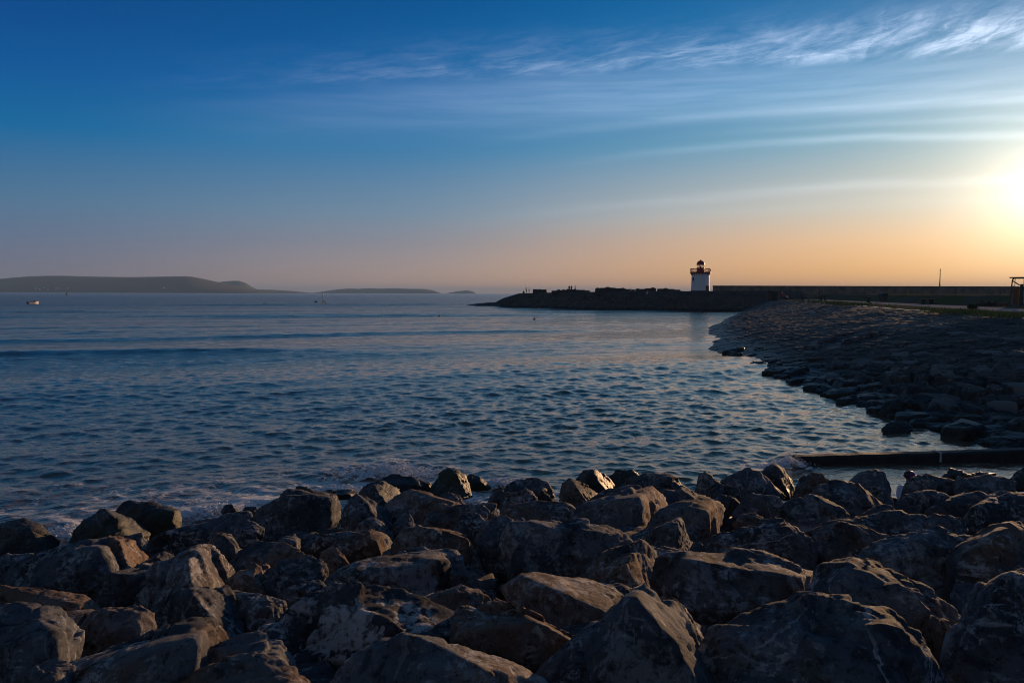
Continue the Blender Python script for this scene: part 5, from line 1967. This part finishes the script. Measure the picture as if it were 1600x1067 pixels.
buoy(686.5, 494, .23, M_YELLOW, "yellow buoy floating in the middle of the bay")
buoy(835, 498.5, .20, M_REDC, "red buoy nearest the camera, below the spit")
buoy(843, 481.6, .40, M_REDC, "red buoy close against the foot of the spit")
buoy(412.5, 476.0, .45, M_DARK, "dark buoy in the bay left of the beacon")
buoy(553.5, 480.3, .25, M_ORANGE, "tiny orange buoy in the bay right of the beacon")
buoy(598, 491.0, .16, M_YELLOW, "tiny pale yellow buoy between the beacon and the middle yellow buoy")
buoy(1097.5, 489.6, .35, M_DARK, "dark buoy in the shallows below the lighthouse")
q = P(104, 464.0, 1100)
q.z = 0
root = empty("channel_marker", q)
tag(root, "dark conical channel marker far off in front of the left hills", "channel marker")
m = MB()
m.lathe([(1.2, -.3), (1.3, .4), (.9, .6), (.35, 3.0), (.1, 3.4)], 20)
m.build("cone", M_DARK, root, None, True)
m = MB()
m.ball((0, 0, 3.9), (.45, .45, .5), 2)
m.build("topmark", M_DARK, root)

# cottages on the far hill
rh = random.Random(12)
for i, (px, py, s) in enumerate(((56, 451.5, 1), (62, 452.5, 1), (69, 450.5, 1.1), (75, 453, .9), (88, 451.6, 1.4), (94, 451.8, 1.3), (106, 451.2, 1.1), (256, 450.8, 1.3))):
    lo, hi = 6300.0, 7600.0
    v = ray(px, py)
    d = 6600.0
    bm = bmesh.new()
    w, dp, h = 11 * s, 7 * s, 4 * s
    vs = [bm.verts.new((x, y, z)) for z in (-14, h) for x, y in ((-w / 2, -dp / 2), (w / 2, -dp / 2), (w / 2, dp / 2), (-w / 2, dp / 2))]
    r1_, r2_ = bm.verts.new((-w / 2, 0, h * 1.6)), bm.verts.new((w / 2, 0, h * 1.6))
    for f in ((0, 1, 5, 4), (1, 2, 6, 5), (2, 3, 7, 6), (3, 0, 4, 7)):
        bm.faces.new([vs[k] for k in f])
    bm.faces.new((vs[4], vs[5], r2_, r1_))
    bm.faces.new((vs[6], vs[7], r1_, r2_))
    bm.faces.new((vs[5], vs[6], r2_))
    bm.faces.new((vs[7], vs[4], r1_))
    me = bpy.data.meshes.new("cottage")
    bm.to_mesh(me)
    bm.free()
    o = link("cottage", me, M_WHITE, None, P(px, py, d))
    tag(o, "tiny white house on the lower slope of the far left hill", "house", "white houses on the far hillside")
HILLS_HOUSES = [o for o in bpy.data.objects if o.name.startswith("cottage")]
_dg = bpy.context.evaluated_depsgraph_get()
_dg.update()
_hill = bpy.data.objects["hills"]
for o in HILLS_HOUSES:
    dirn = (Vector(o.location) - Vector((0, 0, EYE))).normalized()
    hit, loc, nrm, _ = _hill.ray_cast(Vector((0, 0, EYE)), dirn)
    if hit:
        o.location = loc

# ------------------------------------------------------------------ the air
bm = bmesh.new()
bmesh.ops.create_cube(bm, size=1.0)
me = bpy.data.meshes.new("haze")
bm.to_mesh(me)
bm.free()
hm = bpy.data.materials.new("haze_air")
hm.use_nodes = True
g = G(hm.node_tree)
pv = g.n('ShaderNodeVolumePrincipled')
pv.inputs['Color'].default_value = (.38, .63, 1.0, 1)
pv.inputs['Density'].default_value = 6.5e-5
pv.inputs['Anisotropy'].default_value = 0.0
ho = g.n('ShaderNodeOutputMaterial')
g.lk(pv.outputs[0], ho.inputs['Volume'])
hz = link("haze", me, hm, None, (0, 14800, 120))
hz.scale = (62000, 31000, 194)
hz.location = (0, 15000, 89)
tag(hz, kind='stuff')
